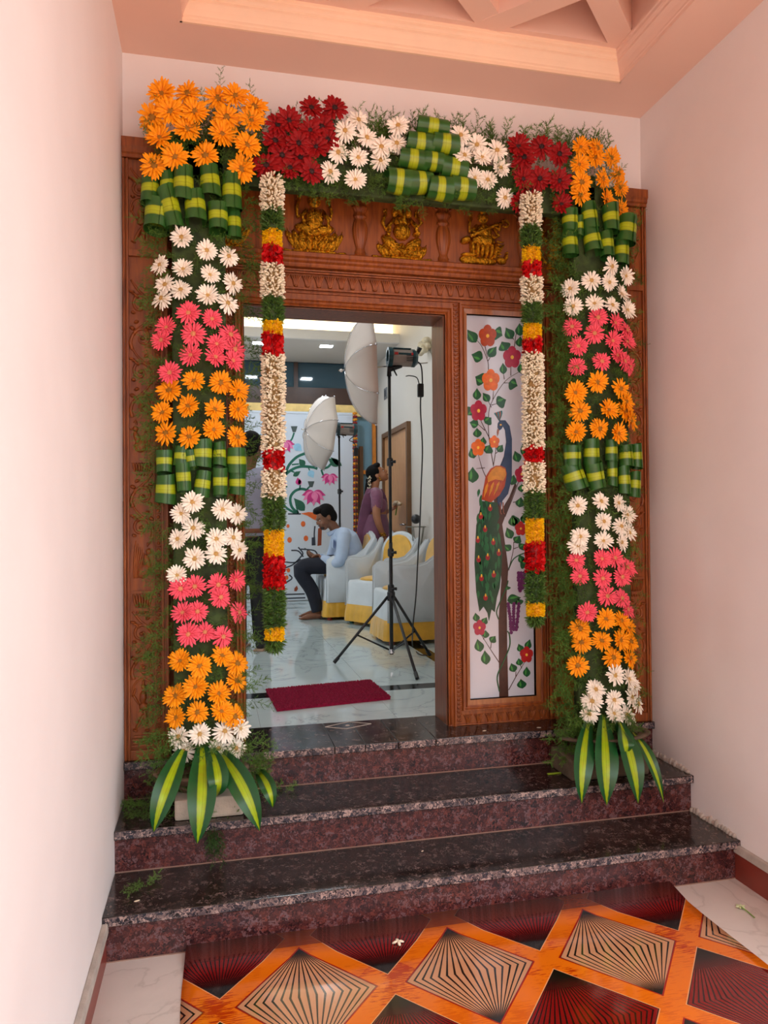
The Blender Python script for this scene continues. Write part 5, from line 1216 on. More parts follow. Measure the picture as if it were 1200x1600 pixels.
# ------------------------------------------------------------------ photo light stands
BLK = M('black_metal', S(24, 26, 30), .4, var=.15); SIL = M('flash_silver', S(160, 150, 144), .4, metal=.15); TEAL = M('flash_teal', S(36, 72, 82), .35); LOGO = M('flash_red_badge', S(196, 40, 40), .5)
FAB = M('umbrella_fabric', S(206, 194, 186), .75, var=.03, scale=4); CHR = M('chrome', S(200, 200, 205), .15, metal=1)
def light_stand(base, ztop, feet, hubz, label, knuckles):
    x, y = base; root = empty('light_stand', (x, y, PZ), label, 'light stand', 'photo light stands')
    MB().tube([(x, y, PZ+.06), (x, y, hubz+.4)], .014, 10).build('lower_pole', BLK, root, smooth=True); MB().tube([(x, y, hubz+.35), (x, y, ztop)], .0115, 10).build('upper_pole', BLK, root, smooth=True)
    for kz in knuckles:
        MB().lathe([(0, 0), (.022, 0), (.024, .01), (.024, .05), (.018, .06), (0, .06)], (x, y, kz-.03), 12).build('collar', BLK, root, smooth=False)
        MB().tube([(x, y-.02, kz), (x+.03, y-.045, kz)], [.007, .012], 8).build('knob', BLK, root, smooth=True)
    MB().lathe([(0, 0), (.03, 0), (.03, .06), (.018, .075), (0, .075)], (x, y, hubz-.03), 12).build('hub', BLK, root); MB().lathe([(0, 0), (.024, 0), (.024, .03), (0, .03)], (x, y, PZ+.07), 12).build('spreader_hub', CHR, root)
    for fx, fy in feet:
        h = Vector((x, y, hubz)); f = Vector((fx, fy, PZ+.012)); d = (f-h); h2 = h+Vector((d.x, d.y, 0)).normalized()*.025
        lg = MB().tube([tuple(h2), tuple(f)], .0105, 8).build('leg', BLK, root, smooth=True)
        MB().tube([tuple(f-d.normalized()*.05), tuple(f)], .014, 8).build('rubber_foot', BLK, lg)
        m_ = h2.lerp(f, .58); MB().tube([tuple(m_), (x, y, PZ+.085)], .007, 6).build('brace', BLK, root, smooth=True)
    return root
def flash(c, ax, ln, r_, label, hub):
    # monolight: octagonal body along ax with grille, badge, yoke
    root = empty('studio_flash', tuple(hub), label, 'studio light', 'studio flashes')
    q = Vector(ax).to_track_quat('Z', 'Y').to_matrix().to_4x4(); T = Matrix.Translation(c) @ q
    def cyl(nm, prof, mat, n=12): mb = MB().lathe(prof, (0, 0, 0), n); mb.xf(T); return mb.build(nm, mat, root)
    cyl('body', [(0, -.5*ln), (r_*.92, -.5*ln), (r_, -.46*ln), (r_, .42*ln), (0, .42*ln)], SIL, 8)
    cyl('front_ring', [(r_*.9, .36*ln), (r_*1.14, .36*ln), (r_*1.14, .52*ln), (r_*.85, .52*ln), (r_*.7, .42*ln)], TEAL, 16); cyl('rear_cap', [(0, -.60*ln), (r_*.7, -.60*ln), (r_*1.02, -.5*ln), (r_*1.02, -.38*ln), (r_*.9, -.38*ln)], TEAL, 8)
    for z0 in (.2, .3): MB().box(c[0]-.0, c[0]+.001, 0, .001, 0, .001) if False else None
    s = Vector(ax).normalized(); sd = Vector((0, -1, 0))
    top = MB().box(-ln*.34, ln*.34, -r_*.55, r_*.55, r_*.86, r_*1.02); 
    fx = Matrix.Translation(c) @ Matrix(((s.x, 0, 0, 0), (s.y, 1, 0, 0), (s.z, 0, 1, 0), (0, 0, 0, 1)))
    top.xf(fx); top.build('top_panel', TEAL, root, bevel=.004)
    m1 = MB()
    for k in range(4): m1.box(-ln*.38, -ln*.12, -r_*1.0, -r_*.95, -r_*.55+k*r_*.2, -r_*.55+k*r_*.2+r_*.07)
    m1.xf(fx); m1.build('vent_slots', BLK, root)
    m1 = MB().box(-ln*.30, ln*.18, -r_*.985, -r_*.955, r_*.15, r_*.36).xf(fx); m1.build('name_strip', TEAL, root)
    m1 = MB()
    for u in (-.36, -.29, .27): m1.lathe([(0, 0), (r_*.13, 0), (r_*.13, .004), (0, .004)], (0, 0, 0), 10)
    m1 = MB()
    for u, w in ((-.34, .07), (.26, .13)): m1.box(u*ln-w*ln/2, u*ln+w*ln/2, -r_*.99, -r_*.95, r_*.12, r_*.40)
    m1.xf(fx); m1.build('red_badge', LOGO, root)
    hb = Vector(hub); cc = Vector(c)
    MB().tube([tuple(hb), tuple(hb+Vector((0, 0, .05))), tuple(cc-Vector((0, 0, r_*.9)))], [.018, .022, .016], 10).build('mount_yoke', BLK, root, smooth=True)
    MB().tube([tuple(hb+Vector((.02, -.01, .07))), tuple(hb+Vector((.05, -.03, .0)))], [.008, .005], 6).build('lock_lever', BLK, root)
    return root
def umbrella(rim_c, ax, rad, dep, shaft_end, label):
    root = empty('photo_umbrella', tuple(rim_c), label, 'umbrella', 'photo umbrellas')
    q = Vector(ax).to_track_quat('Z', 'Y').to_matrix().to_4x4(); T = Matrix.Translation(rim_c) @ q @ Matrix.Rotation(.2, 4, 'Z')
    nr, ns, nk = 8, 8, 8; n = nr*ns; vs_, fs = [], []
    for k in range(nk+1):
        t = k/nk
        for j in range(n):
            f = (j % ns)/ns; sc = 1-.10*t**1.5*math.sin(PI*f); a = 2*PI*j/n
            r_ = rad*math.sin(t*PI/2*.93)/math.sin(PI/2*.93)*sc
            z = dep*(math.cos(t*PI/2*.93)-math.cos(PI/2*.93))/(1-math.cos(PI/2*.93)) - .012*math.sin(PI*f)*t*(1-t)*4
            vs_.append((r_*math.cos(a), r_*math.sin(a), z))
    for k in range(nk):
        for j in range(n): fs.append((k*n+j, k*n+(j+1) % n, (k+1)*n+(j+1) % n, (k+1)*n+j))
    mb = MB().add(vs_, fs).xf(T); cn = mb.build('canopy', FAB, root, smooth=True)
    md = cn.modifiers.new('t', 'SOLIDIFY'); md.thickness = .003
    for j in range(nr):
        a = 2*PI*j/nr; pts = []
        for k in range(nk+1):
            t = k/nk; r_ = rad*math.sin(t*PI/2*.93)/math.sin(PI/2*.93)*1.004; z = dep*(math.cos(t*PI/2*.93)-math.cos(PI/2*.93))/(1-math.cos(PI/2*.93))+.004
            pts.append(tuple(T @ Vector((r_*math.cos(a), r_*math.sin(a), z))))
        rb = MB().tube(pts, .0022, 5).build('rib', CHR, root, smooth=True)
        MB().ell(pts[-1], .009, None, 8, 6).build('rib_tip', CHR, rb, smooth=True)
        mid = T @ Vector((0, 0, dep*.35)); MB().tube([tuple(mid), pts[5]], .002, 5).build('strut', CHR, root)
    tip = T @ Vector((0, 0, dep+.05)); MB().tube([tuple(tip), tuple(shaft_end)], .005, 8).build('shaft', CHR, root); MB().ell(T @ Vector((0, 0, dep+.03)), (.012, .012, .012)).build('ferrule', MAT['white'], root, smooth=True)
    return root
S1Y = 1.874; b1_ = UY(612, 1035, S1Y); sx1 = 1.655
hub1 = UY(612, 932, S1Y)[2]; top1 = UY(613, 588, S1Y)[2]
light_stand((sx1, S1Y), top1, [tuple(UZ(522, 1038, PZ)[:2]), tuple(UZ(652, 1063, PZ)[:2]), tuple(UZ(672, 1026, PZ)[:2])], hub1, 'tall black tripod light stand in the middle of the doorway', [UY(612, 863, S1Y)[2], UY(612, 722, S1Y)[2], hub1+.06])
fc = UY(627, 559, S1Y); flash(tuple(fc), (-1, .05, .02), .20, .066, 'grey studio flash on the tall stand inside the doorway', (sx1, S1Y, top1))
rc = UY(582, 577, S1Y-.03); umbrella(tuple(rc), (-1, .13, -.05), .425, .20, tuple(UY(668, 567, S1Y+.06)), 'large white photo umbrella hanging nearest the doorway')
MB_ = MB().tube([tuple(UY(652, 553, S1Y)), tuple(UY(656, 543, S1Y-.02))], [.012, .02], 10); kn = MB_.build('tilt_knob', BLK, bpy.data.objects['studio_flash'], smooth=True)
def cable(pts, label, par_px=None):
    root = empty('power_cable', pts[-1], label, 'cable', 'flash power cables')
    MB().tube(catmull(pts, 6), .0055, 6).build('cord', BLK, root, smooth=True)
    return root
cb = cable([tuple(UY(x, y, S1Y+dy)) for x, y, dy in ((650, 564, 0), (658, 572, 0), (660, 600, 0), (658, 612, 0), (657, 640, .01), (660, 700, .02), (658, 760, .02), (656, 820, .03), (653, 870, .03), (650, 930, .0), (645, 980, -.05))]+[tuple(UZ(645, 1010, PZ+.008)), tuple(UZ(655, 1022, PZ+.008)), tuple(UZ(668, 1024, PZ+.008))], 'black power cable dangling from the near studio flash')
a = UY(657, 610, S1Y)
MB().box(a[0]-.022, a[0]+.022, S1Y-.02, S1Y+.02, a[2]-.05, a[2]+.05).build('power_adapter', BLK, cb, bevel=.008)
MB().tube(catmull([tuple(UY(655, 600, S1Y)), tuple(UY(651, 590, S1Y)), tuple(UY(640, 587, S1Y)), tuple(UY(634, 588, S1Y))], 5), .004, 6).build('sync_lead', BLK, cb, smooth=True)
# second set, further back
S2Y = 5.15; sx2 = UY(530, 700, S2Y)[0]; top2 = UY(530, 684, S2Y)[2]; hub2 = PZ+.62
light_stand((sx2, S2Y), top2, [(sx2-.045, S2Y+.27), (sx2-.23, S2Y-.14), (sx2+.12, S2Y-.21)], hub2, 'black light stand standing behind the seated man', [UY(530, 768, S2Y)[2], hub2+.08])
fc = UY(541, 671, S2Y); flash(tuple(fc), (-1, .05, .02), .22, .072, 'small-looking studio flash further back in front of the backdrop', (sx2, S2Y, top2))
umbrella(tuple(UY(508, 676, S2Y-.02)), (-.97, -.16, .10), .46, .24, tuple(UY(556, 668, S2Y+.05)), 'cream photo umbrella further back above the seated man')
c2 = cable([tuple(UY(x, y, S2Y+.02)) for x, y in ((552, 682), (546, 688), (553, 692), (556, 705), (556, 760), (556, 830))]+[(sx2+.16, S2Y-.02, PZ+.5), (sx2+.10, S2Y-.10, PZ+.008)], 'thin power cable hanging from the rear studio flash')
a = UY(556, 706, S2Y+.02); MB().box(a[0]-.024, a[0]+.024, a[1]-.02, a[1]+.02, a[2]-.05, a[2]+.05).build('power_adapter', BLK, c2, bevel=.008)
# ------------------------------------------------------------------ covered chairs
CW = M('white_chair_cover', S(206, 214, 220), .8, var=.05, scale=7, bump=.35, bscale=11); CG = M('gold_satin', S(216, 164, 40), .42, var=.12, scale=12, sheen=.4); LR = M('red_plastic', S(150, 50, 36), .4); LG = M('green_plastic', S(20, 96, 84), .4)
def ringpts(hx, hy, r_, n=10):
    out = []
    for sx_, sy_, a0 in ((1, -1, -PI/2), (1, 1, 0), (-1, 1, PI/2), (-1, -1, PI)):
        for k in range(n+1): a = a0+PI/2*k/n; out.append((sx_*(hx-r_)+r_*math.cos(a), sy_*(hy-r_)+r_*math.sin(a)))
    # subdivide long sides
    res = []
    for i, p in enumerate(out):
        q = out[(i+1) % len(out)]; L = math.dist(p, q); m = max(1, int(L/.02))
        res += [(p[0]+(q[0]-p[0])*t/m, p[1]+(q[1]-p[1])*t/m) for t in range(m)]
    return res
def chair_meshes():
    P = ringpts(.26, .25, .07, 5); n = len(P); out = {}
    def loft(rows):
        vs_ = [(p[0]*s+ (p[0]/.26)*0, p[1]*s, z) for s, z in rows for p in P]; fs = []
        for i in range(len(rows)-1):
            for j in range(n): fs.append((i*n+j, i*n+(j+1) % n, (i+1)*n+(j+1) % n, (i+1)*n+j))
        return MB().add(vs_, fs)
    m_ = loft([(1.05, .16), (1.03, .22), (1.0, .32), (.99, .42), (.95, .445), (.80, .447)]); m_.f.append(tuple(5*n+j for j in range(n))); m_.mi.append(0); m_.uv.append(None)
    out['cover'] = (m_.mesh('cover', CW, smooth=True), 'cover')
    vs_, fs = [], []; rows = [(1.045, .205), (1.065, .185), (1.10, .11), (1.115, .035)]
    acc = 0; per = []
    for i in range(n): per.append(acc); acc += math.dist(P[i], P[(i+1) % n])
    for k, (s, z) in enumerate(rows):
        for i, p in enumerate(P):
            w = 1+.022*math.sin(per[i]/acc*2*PI*34)*(k/3)+.010*math.sin(per[i]/acc*2*PI*13)*(k/3); vs_.append((p[0]*s*w, p[1]*s*w, z))
    for k in range(3):
        for j in range(n): fs.append((k*n+j, k*n+(j+1) % n, (k+1)*n+(j+1) % n, (k+1)*n+j))
    out['skirt'] = (MB().add(vs_, fs).mesh('ruffled_skirt', CG, smooth=True), 'ruffled_skirt')
    mb = MB().ell((0, -.01, .455), (.205, .205, .035), None, 20, 8); out['seat'] = (mb.mesh('seat_pad', CG, smooth=True), 'seat_pad')
    prof = [(-.250, .17), (-.244, .50), (-.244, .62), (-.225, .66), (-.17, .682), (-.02, .672), (.08, .690), (.17, .752), (.235, .84), (.275, .885), (.315, .87), (.31, .70), (.275, .17)]
    for s in (-1, 1):
        mb = MB(); a = len(prof); m2 = []
        vs_ = [(s*.246, y, z) for y, z in prof]+[(s*.285, y*1.0, z) for y, z in prof]
        c0 = (s*.244, .03, .45); c1 = (s*.287, .03, .45)
        fs = [(i, (i+1) % a, a+(i+1) % a, a+i) for i in range(a)]; vs_ += [c0, c1]
        fs += [(2*a, (i+1) % a, i) for i in range(a)]+[(2*a+1, a+i, a+(i+1) % a) for i in range(a)]
        mb.add(vs_, fs); me = mb.mesh('arm_cover', CW, smooth=False)
        bm = bmesh.new(); bm.from_mesh(me); bmesh.ops.bevel(bm, geom=[e for e in bm.edges if e.is_manifold and e.calc_face_angle(0) > .7], offset=.018, segments=3, affect='EDGES', clamp_overlap=True); bm.to_mesh(me); bm.free()
        me.polygons.foreach_set('use_smooth', [True]*len(me.polygons)); out['arm%d' % s] = (me, 'arm_cover')
    def arch(w, zb_, zt_, y0, y1, mat, nm, th):
        pts = [(-w, zb_)]+[(-w*math.cos(t)*1.0, zb_+.28+(zt_-zb_-.28)*math.sin(t)) for t in [PI*i/18 for i in range(19)]]+[(w, zb_)]
        yy = lambda z: y0+(y1-y0)*(z-.42)/.5
        k = len(pts); vs_ = [(x, yy(z)-th/2, z) for x, z in pts]+[(x, yy(z)+th/2, z) for x, z in pts]
        fs = [tuple(range(k)), tuple(range(2*k-1, k-1, -1))]+[(i, k+i, k+(i+1) % k, (i+1) % k) for i in range(k)]
        me = MB().add(vs_, fs).mesh(nm, mat)
        bm = bmesh.new(); bm.from_mesh(me); bmesh.ops.bevel(bm, geom=[e for e in bm.edges if e.calc_face_angle(0) > .9], offset=min(.02, th*.4), segments=3, affect='EDGES', clamp_overlap=True); bm.to_mesh(me); bm.free()
        return me
    out['back'] = (arch(.275, .40, .935, .245, .315, CW, 'backrest_cover', .055), 'backrest_cover'); out['bp'] = (arch(.205, .44, .900, .213, .283, CG, 'back_panel', .02), 'back_panel'); out['bo'] = (arch(.13, .20, .915, .268, .345, CG, 'rear_panel', .02), 'rear_panel')
    mb = MB()
    return out
CH = chair_meshes()
def leg_me(mat): return MB().tube([(0, 0, 0), (0, 0, .14)], [.024, .03], 8).mesh('leg', mat)
LGM = {'r': leg_me(LR), 'g': leg_me(LG)}
def chair(x, y, yaw, label, leg):
    root = empty('covered_armchair', (x, y, PZ), label, 'chair', 'covered armchairs in the hall'); root.rotation_euler = (0, 0, math.radians(yaw))
    bpy.context.view_layer.update()
    def ch(nm, me, loc=(0, 0, 0)):
        o = bpy.data.objects.new(nm, me); COL.objects.link(o); o.parent = root; o.location = loc
    for me, nm in CH.values(): ch(nm, me)
    for sx_ in (-.22, .22):
        for sy_ in (-.2, .24): ch('leg', LGM[leg], (sx_, sy_, 0))
chair(2.03, 2.86, -88, 'white covered armchair beside the near light stand, side on', 'r')
chair(2.03, 3.92, -58, 'white and gold covered armchair behind the near one, turned towards the doorway', 'g')
chair(1.75, 4.55, -86, 'white covered armchair under the seated man', 'r')
chair(2.16, 5.33, -86, 'gold-backed armchair just behind the seated man', 'r')
chair(2.05, 5.93, -88, 'gold-backed armchair furthest back beside the marigold string', 'r')
# wire plant stand against the right wall
p = UX(650, 880, HX1-.12); ws = empty('wire_stand', (p[0], p[1], PZ), 'thin metal wire stand against the right wall behind the chairs', 'stand')
WM = M('grey_wire', S(120, 118, 108), .4, metal=.6)
for k in range(5):
    a = 2*PI*k/5; MB().tube([(p[0]+.10*math.cos(a), p[1]+.22*math.sin(a), PZ), (p[0]+.03*math.cos(a), p[1]+.06*math.sin(a), PZ+.62), (p[0]+.09*math.cos(a), p[1]+.2*math.sin(a), PZ+.98)], .006, 6).build('rod', WM, ws, smooth=True)
for z_, r_ in ((.55, .07), (.98, .2)): MB().tube([(p[0]+r_*.45*math.cos(t), p[1]+r_*math.sin(t), PZ+z_) for t in [2*PI*i/20 for i in range(21)]], .006, 6).build('hoop', WM, ws, smooth=True)
MB().ell((p[0]-.03, p[1]-.12, PZ+1.06), (.05, .06, .05)).build('black_knob', BLK, ws, smooth=True)
# ================================================================== PEOPLE
SK1 = M('skin_brown', S(128, 84, 60), .5, var=.08, scale=18, sss=.08); SK2 = M('skin_warm', S(168, 112, 80), .5, var=.08, scale=18, sss=.08)
HAIR = M('black_hair', S(12, 10, 10), .7, spec=.15, var=.4, scale=40, stretch=(8, 8, 1)); EYW = M('eye_white', S(220, 214, 206), .3); EYD = M('eye_dark', S(26, 18, 14), .2); LIP = M('lips', S(134, 66, 58), .5)
def V3(*a): return Vector(a)
class Fig:
    def __init__(s, name, loc, label):
        s.root = empty(name, loc, label, 'person'); s.b = MB()
    def limb(s, pts, rad, n=10, mb=None): (mb or s.b).tube(catmull(pts, 4), [rad[min(int(i/4), len(rad)-2)]*(1-(i/4-min(int(i/4), len(rad)-2)))+rad[min(int(i/4), len(rad)-2)+1]*(i/4-min(int(i/4), len(rad)-2)) for i in range((len(pts)-1)*4+1)], n)
    def head(s, c, f, u, k=1., female=False):
        c, f, u = Vector(c), Vector(f).normalized(), Vector(u).normalized(); r = f.cross(u).normalized(); u = r.cross(f)
        s.hc, s.hf, s.hu, s.hr = c, f, u, r
        P = lambda a, b, d: c+r*a*k+f*b*k+u*d*k
        s.P = P; rot = Matrix((r, f, u)).transposed().to_euler()
        E_ = lambda mb, a, b, d, rr: mb.ell(P(a, b, d), tuple(x*k for x in rr), rot, 16, 12)
        s.E = E_; b = s.b
        E_(b, 0, -.012, .030, (.074, .094, .086)); E_(b, 0, .030, -.028, (.060, .064, .080)); E_(b, 0, .052, -.085, (.034, .034, .030))
        E_(b, 0, .092, -.014, (.012, .022, .022)); E_(b, 0, .104, -.024, (.014, .014, .011)); E_(b, 0, .082, .022, (.050, .018, .012))
        for sd in (-1, 1):
            E_(b, sd*.076, -.010, -.010, (.010, .022, .032)); E_(b, sd*.040, .062, -.040, (.022, .022, .024)); E_(b, sd*.013, .096, -.028, (.009, .011, .008))
        E_(b, 0, .088, -.060, (.022, .010, .010))
    def face(s, female=False):
        P, E_ = s.P, s.E
        for sd in (-1, 1):
            m = MB(); E_(m, sd*.030, .077, .000, (.012, .008, .0055)); o = m.build('eye', EYW, s.body, smooth=True)
            m = MB(); E_(m, sd*.030, .0835, .000, (.006, .003, .0055)); m.build('iris', EYD, s.body, smooth=True)
            m = MB(); m.tube([tuple(P(sd*.014, .092, .018)), tuple(P(sd*.032, .090, .024)), tuple(P(sd*.052, .076, .019))], [.0035, .004, .002], 6); m.build('eyebrow', HAIR, s.body, smooth=True)
        m = MB(); E_(m, 0, .094, -.057, (.021, .008, .005)); E_(m, 0, .092, -.066, (.017, .008, .005)); m.build('lips', LIP, s.body, smooth=True)
    def hand(s, w, d, n, curl=.5, k=1., thumb=1):
        # w wrist, d finger direction, n palm normal (direction the palm faces)
        w, d, n = Vector(w), Vector(d).normalized(), Vector(n); n = (n-d*n.dot(d)).normalized(); sd = d.cross(n)*thumb
        b = s.b; rot = Matrix((sd, n, d)).transposed().to_euler()
        b.ell(w+d*.045*k, (.040*k, .016*k, .056*k), rot, 12, 8)
        for i, (off, L, r_) in enumerate(((.028, .075, .0088), (.010, .085, .0092), (-.009, .078, .0088), (-.027, .062, .0078))):
            p = w+d*.088*k+sd*off*k; dd = d.copy(); pts = [w+d*.06*k+sd*off*.9*k, p]
            for j in range(3):
                a = curl*(.5+.35*j); dd = (dd*math.cos(a)+n*math.sin(a)).normalized(); nn = (n-dd*n.dot(dd)); n2 = nn.normalized() if nn.length > .05 else n
                p = p+dd*L*k*(.42, .32, .26)[j]; pts.append(p)
            b.tube([tuple(q) for q in pts], [r_*k*x for x in (1.1, 1.05, 1, .92, .75)], 8)
        t0 = w+d*.022*k+sd*.030*k
        b.tube([tuple(w+d*.02*k), tuple(t0), tuple(t0+(d*.6+sd*.65+n*.3)*.040*k), tuple(t0+(d*.95+sd*.5+n*.6)*.062*k)], [.014*k, .013*k, .0105*k, .008*k], 8)
    def finish(s, mat, vox=.0075):
        me = remesh(s.b, vox, 3); me.materials.append(mat); s.body = link('body', me, s.root); return s.body
    def cloth(s, nm, mb, mat, vox=.010, sm=5):
        me = remesh(mb, vox, sm); me.materials.append(mat); return link(nm, me, s.root)

# ---- man seated on a covered chair, looking at his phone (faces -x)
ZF = PZ; yq = 4.50
F1 = Fig('person', (1.55, yq, ZF), 'seated man in light blue shirt and dark trousers looking at his phone')
hip = V3(1.80, yq, ZF+.585); chest = V3(1.745, yq, ZF+.84); neck = V3(1.655, yq, ZF+.965)
hd = V3(1.55, yq-.02, ZF+1.085); hfw = V3(-.86, -.16, -.40); hup = V3(-.42, 0, .9)
F1.head(hd, hfw, hup, 1.06)
F1.limb([tuple(V3(1.69, yq, ZF+.90)), tuple(neck), tuple(hd+V3(.035, 0, -.03))], [.062, .055, .056])
F1.limb([tuple(hip), tuple(V3(1.80, yq, ZF+.70)), tuple(chest), tuple(V3(1.70, yq, ZF+.93))], [.135, .13, .135, .08], 14)
shl = V3(1.72, yq-.185, ZF+.885); shr = V3(1.72, yq+.185, ZF+.885)
ell_ = V3(1.66, yq-.235, ZF+.615); elr = V3(1.64, yq+.22, ZF+.62); wrl = V3(1.475, yq-.10, ZF+.655); wrr = V3(1.47, yq+.08, ZF+.655)
F1.limb([tuple(shl.lerp(shr, .5)), tuple(shl), tuple(ell_), tuple(wrl)], [.08, .058, .043, .028]); F1.limb([tuple(shl.lerp(shr, .5)), tuple(shr), tuple(elr), tuple(wrr)], [.08, .058, .043, .028])
F1.hand(wrl, (-.9, .25, .28), (.1, .6, .75), .75, 1., 1); F1.hand(wrr, (-.9, -.25, .22), (.1, -.6, .75), .75, 1., -1)
knl = V3(1.265, yq-.10, ZF+.535); knr = V3(1.285, yq+.12, ZF+.53); anl = V3(1.45, yq-.10, ZF+.085); anr = V3(1.47, yq+.10, ZF+.085)
for kn_, an, so in ((knl, anl, -.09), (knr, anr, .09)):
    F1.limb([tuple(hip+V3(0, so, -.02)), tuple((hip+V3(0, so, -.02)).lerp(kn_, .5)+V3(0, 0, .02)), tuple(kn_), tuple(kn_.lerp(an, .5)+V3(.03, 0, 0)), tuple(an)], [.09, .078, .058, .054, .036], 12)
    F1.limb([tuple(an+V3(.03, 0, -.04)), tuple(an+V3(-.06, 0, -.045)), tuple(an+V3(-.14, -.01, -.062)), tuple(an+V3(-.175, -.012, -.066))], [.036, .036, .026, .018], 10)
    for t in range(5): F1.b.ell(an+V3(-.175-.012*(2-abs(t-1.5)), -.034+.016*t, -.068), (.018, .0085, .010), None, 8, 6)
F1.finish(SK1); F1.face()
SH = M('light_blue_shirt', S(176, 194, 220), .75, var=.05, scale=9, bump=.4, bscale=14)
mb = MB()
F1.limb([tuple(hip+V3(.0, 0, -.03)), tuple(V3(1.815, yq, ZF+.70)), tuple(chest+V3(.01, 0, 0)), tuple(V3(1.705, yq, ZF+.925))], [.158, .155, .160, .092], 16, mb)
mb.ell(chest+V3(-.01, 0, .01), (.125, .195, .13), (0, -.25, 0), 16, 12); mb.ell(V3(1.79, yq, ZF+.66), (.15, .185, .16), None, 16, 12)
for a, b_, c_ in ((shl, ell_, wrl), (shr, elr, wrr)): F1.limb([tuple(shl.lerp(shr, .5)+V3(0, 0, -.01)), tuple(a), tuple(b_), tuple(c_.lerp(b_, .12))], [.095, .076, .064, .046], 12, mb)
F1.cloth('shirt', mb, SH)
mb = MB()
for k in (-1, 1): mb.tube(bez(tuple(neck+V3(.06, k*.02, -.01)), tuple(neck+V3(.0, k*.085, -.02)), tuple(neck+V3(-.075, k*.03, -.065)), 8), [(.007, .022)]*9, 8)
mb.build('collar', SH, F1.root, smooth=True)
MB().box(1.612, 1.618, yq-.14, yq-.06, ZF+.76, ZF+.85).build('shirt_pocket', SH, F1.root)
TR = M('navy_trousers', S(22, 26, 40), .85, var=.15, scale=12, bump=.3, bscale=16)
mb = MB(); mb.ell(hip+V3(.0, 0, -.03), (.165, .19, .11), None, 16, 10)
for kn_, an, so in ((knl, anl, -.09), (knr, anr, .09)): F1.limb([tuple(hip+V3(0, so, -.01)), tuple((hip+V3(0, so, -.01)).lerp(kn_, .5)+V3(0, 0, .02)), tuple(kn_), tuple(kn_.lerp(an, .5)+V3(.03, 0, 0)), tuple(an+V3(0, 0, .0))], [.108, .098, .078, .076, .064], 14, mb)
F1.cloth('trousers', mb, TR)
def hair_cap(Fg, extra, nm='hair', vox=.006):
    m = MB(); E_ = Fg.E
    E_(m, 0, -.028, .050, (.084, .096, .088)); E_(m, 0, -.062, .0, (.078, .064, .085)); E_(m, 0, .030, .092, (.066, .060, .038))
    for sd in (-1, 1): E_(m, sd*.070, .000, .045, (.016, .045, .045))
    for it in extra: E_(m, *it)
    me = remesh(m, vox, 2); me.materials.append(HAIR); return link(nm, me, Fg.body)
hair_cap(F1, [(0, .06, .095, (.055, .035, .028)), (.03, .03, .112, (.045, .05, .022))])
m = MB(); F1.E(m, 0, .070, -.082, (.034, .026, .022)); F1.E(m, 0, .102, -.045, (.024, .006, .005)); m.build('beard', M('short_beard', S(46, 30, 24), .7, var=.3, scale=120), F1.body, smooth=True)
ph = tag(MB().box(-.037, .037, -.075, .075, -.004, .004).xf(Matrix.Translation((1.385, yq-.01, ZF+.715)) @ Matrix.Rotation(math.radians(35), 4, 'Y') @ Matrix.Rotation(PI/2, 4, 'Z')).build('mobile_phone', BLK, None, bevel=.003), 'dark mobile phone held in the hands of the seated man', 'phone')

# ---- woman in a purple sari, standing in profile and looking up to the right (+x)
yw, xw = 4.77, 2.155
F2 = Fig('person', (xw, yw, ZF), 'woman in a purple sari standing by the wooden door, looking up')
hd = V3(xw+.045, yw, ZF+1.575); F2.head(hd, (.80, -.25, .55), (-.52, .05, .85), .98)
F2.limb([(xw-.01, yw, ZF+1.36), (xw+.005, yw, ZF+1.43), tuple(hd+V3(-.02, 0, -.03))], [.058, .048, .052])
F2.limb([(xw, yw, ZF+.90), (xw+.01, yw, ZF+1.08), (xw+.02, yw, ZF+1.24), (xw, yw, ZF+1.38)], [.15, .125, .13, .07], 14)
sl, sr = V3(xw-.01, yw-.175, ZF+1.335), V3(xw+.0, yw+.175, ZF+1.335)
e1, w1_ = V3(xw-.02, yw-.225, ZF+1.08), V3(xw+.065, yw-.20, ZF+.86); e2, w2_ = V3(xw+.02, yw+.225, ZF+1.08), V3(xw+.20, yw+.16, ZF+1.16)
F2.limb([(xw, yw, ZF+1.33), tuple(sl), tuple(e1), tuple(w1_)], [.075, .056, .044, .026]); F2.limb([(xw, yw, ZF+1.33), tuple(sr), tuple(e2), tuple(w2_)], [.075, .056, .044, .026])
F2.hand(w1_, (.25, .0, -1), (0, 1, 0), .35, .92, 1); F2.hand(w2_, (.8, -.3, .4), (-.2, -.5, .8), .6, .92, -1)
for s_ in (-1, 1):
    F2.limb([(xw, yw+s_*.085, ZF+.88), (xw+.01, yw+s_*.085, ZF+.48), (xw-.005, yw+s_*.08, ZF+.08)], [.095, .062, .038], 10); F2.limb([(xw-.03, yw+s_*.08, ZF+.04), (xw+.06, yw+s_*.085, ZF+.035), (xw+.15, yw+s_*.09, ZF+.02)], [.034, .032, .018])
F2.finish(SK2); F2.face()
SAR = M('purple_sari', S(112, 62, 92), .55, var=.22, scale=7, bump=.4, bscale=18, sheen=.3); BLS = M('purple_blouse', S(122, 66, 96), .55, var=.15, scale=60, sheen=.3)
mb = MB(); F2.limb([tuple(sl.lerp(sr, .5)), tuple(sl), tuple(sl.lerp(e1, .62))], [.09, .072, .060], 12, mb); F2.limb([tuple(sl.lerp(sr, .5)), tuple(sr), tuple(sr.lerp(e2, .62))], [.09, .072, .060], 12, mb)
mb.ell((xw+.015, yw, ZF+1.22), (.135, .165, .14), None, 16, 12); F2.cloth('blouse', mb, BLS)
mb = MB(); mb.lathe([(0, .03), (.25, .03), (.245, .2), (.215, .5), (.20, .78), (.195, .92), (.165, 1.06), (.15, 1.12), (0, 1.12)], (xw, yw, ZF), 28, .95, 1.0)
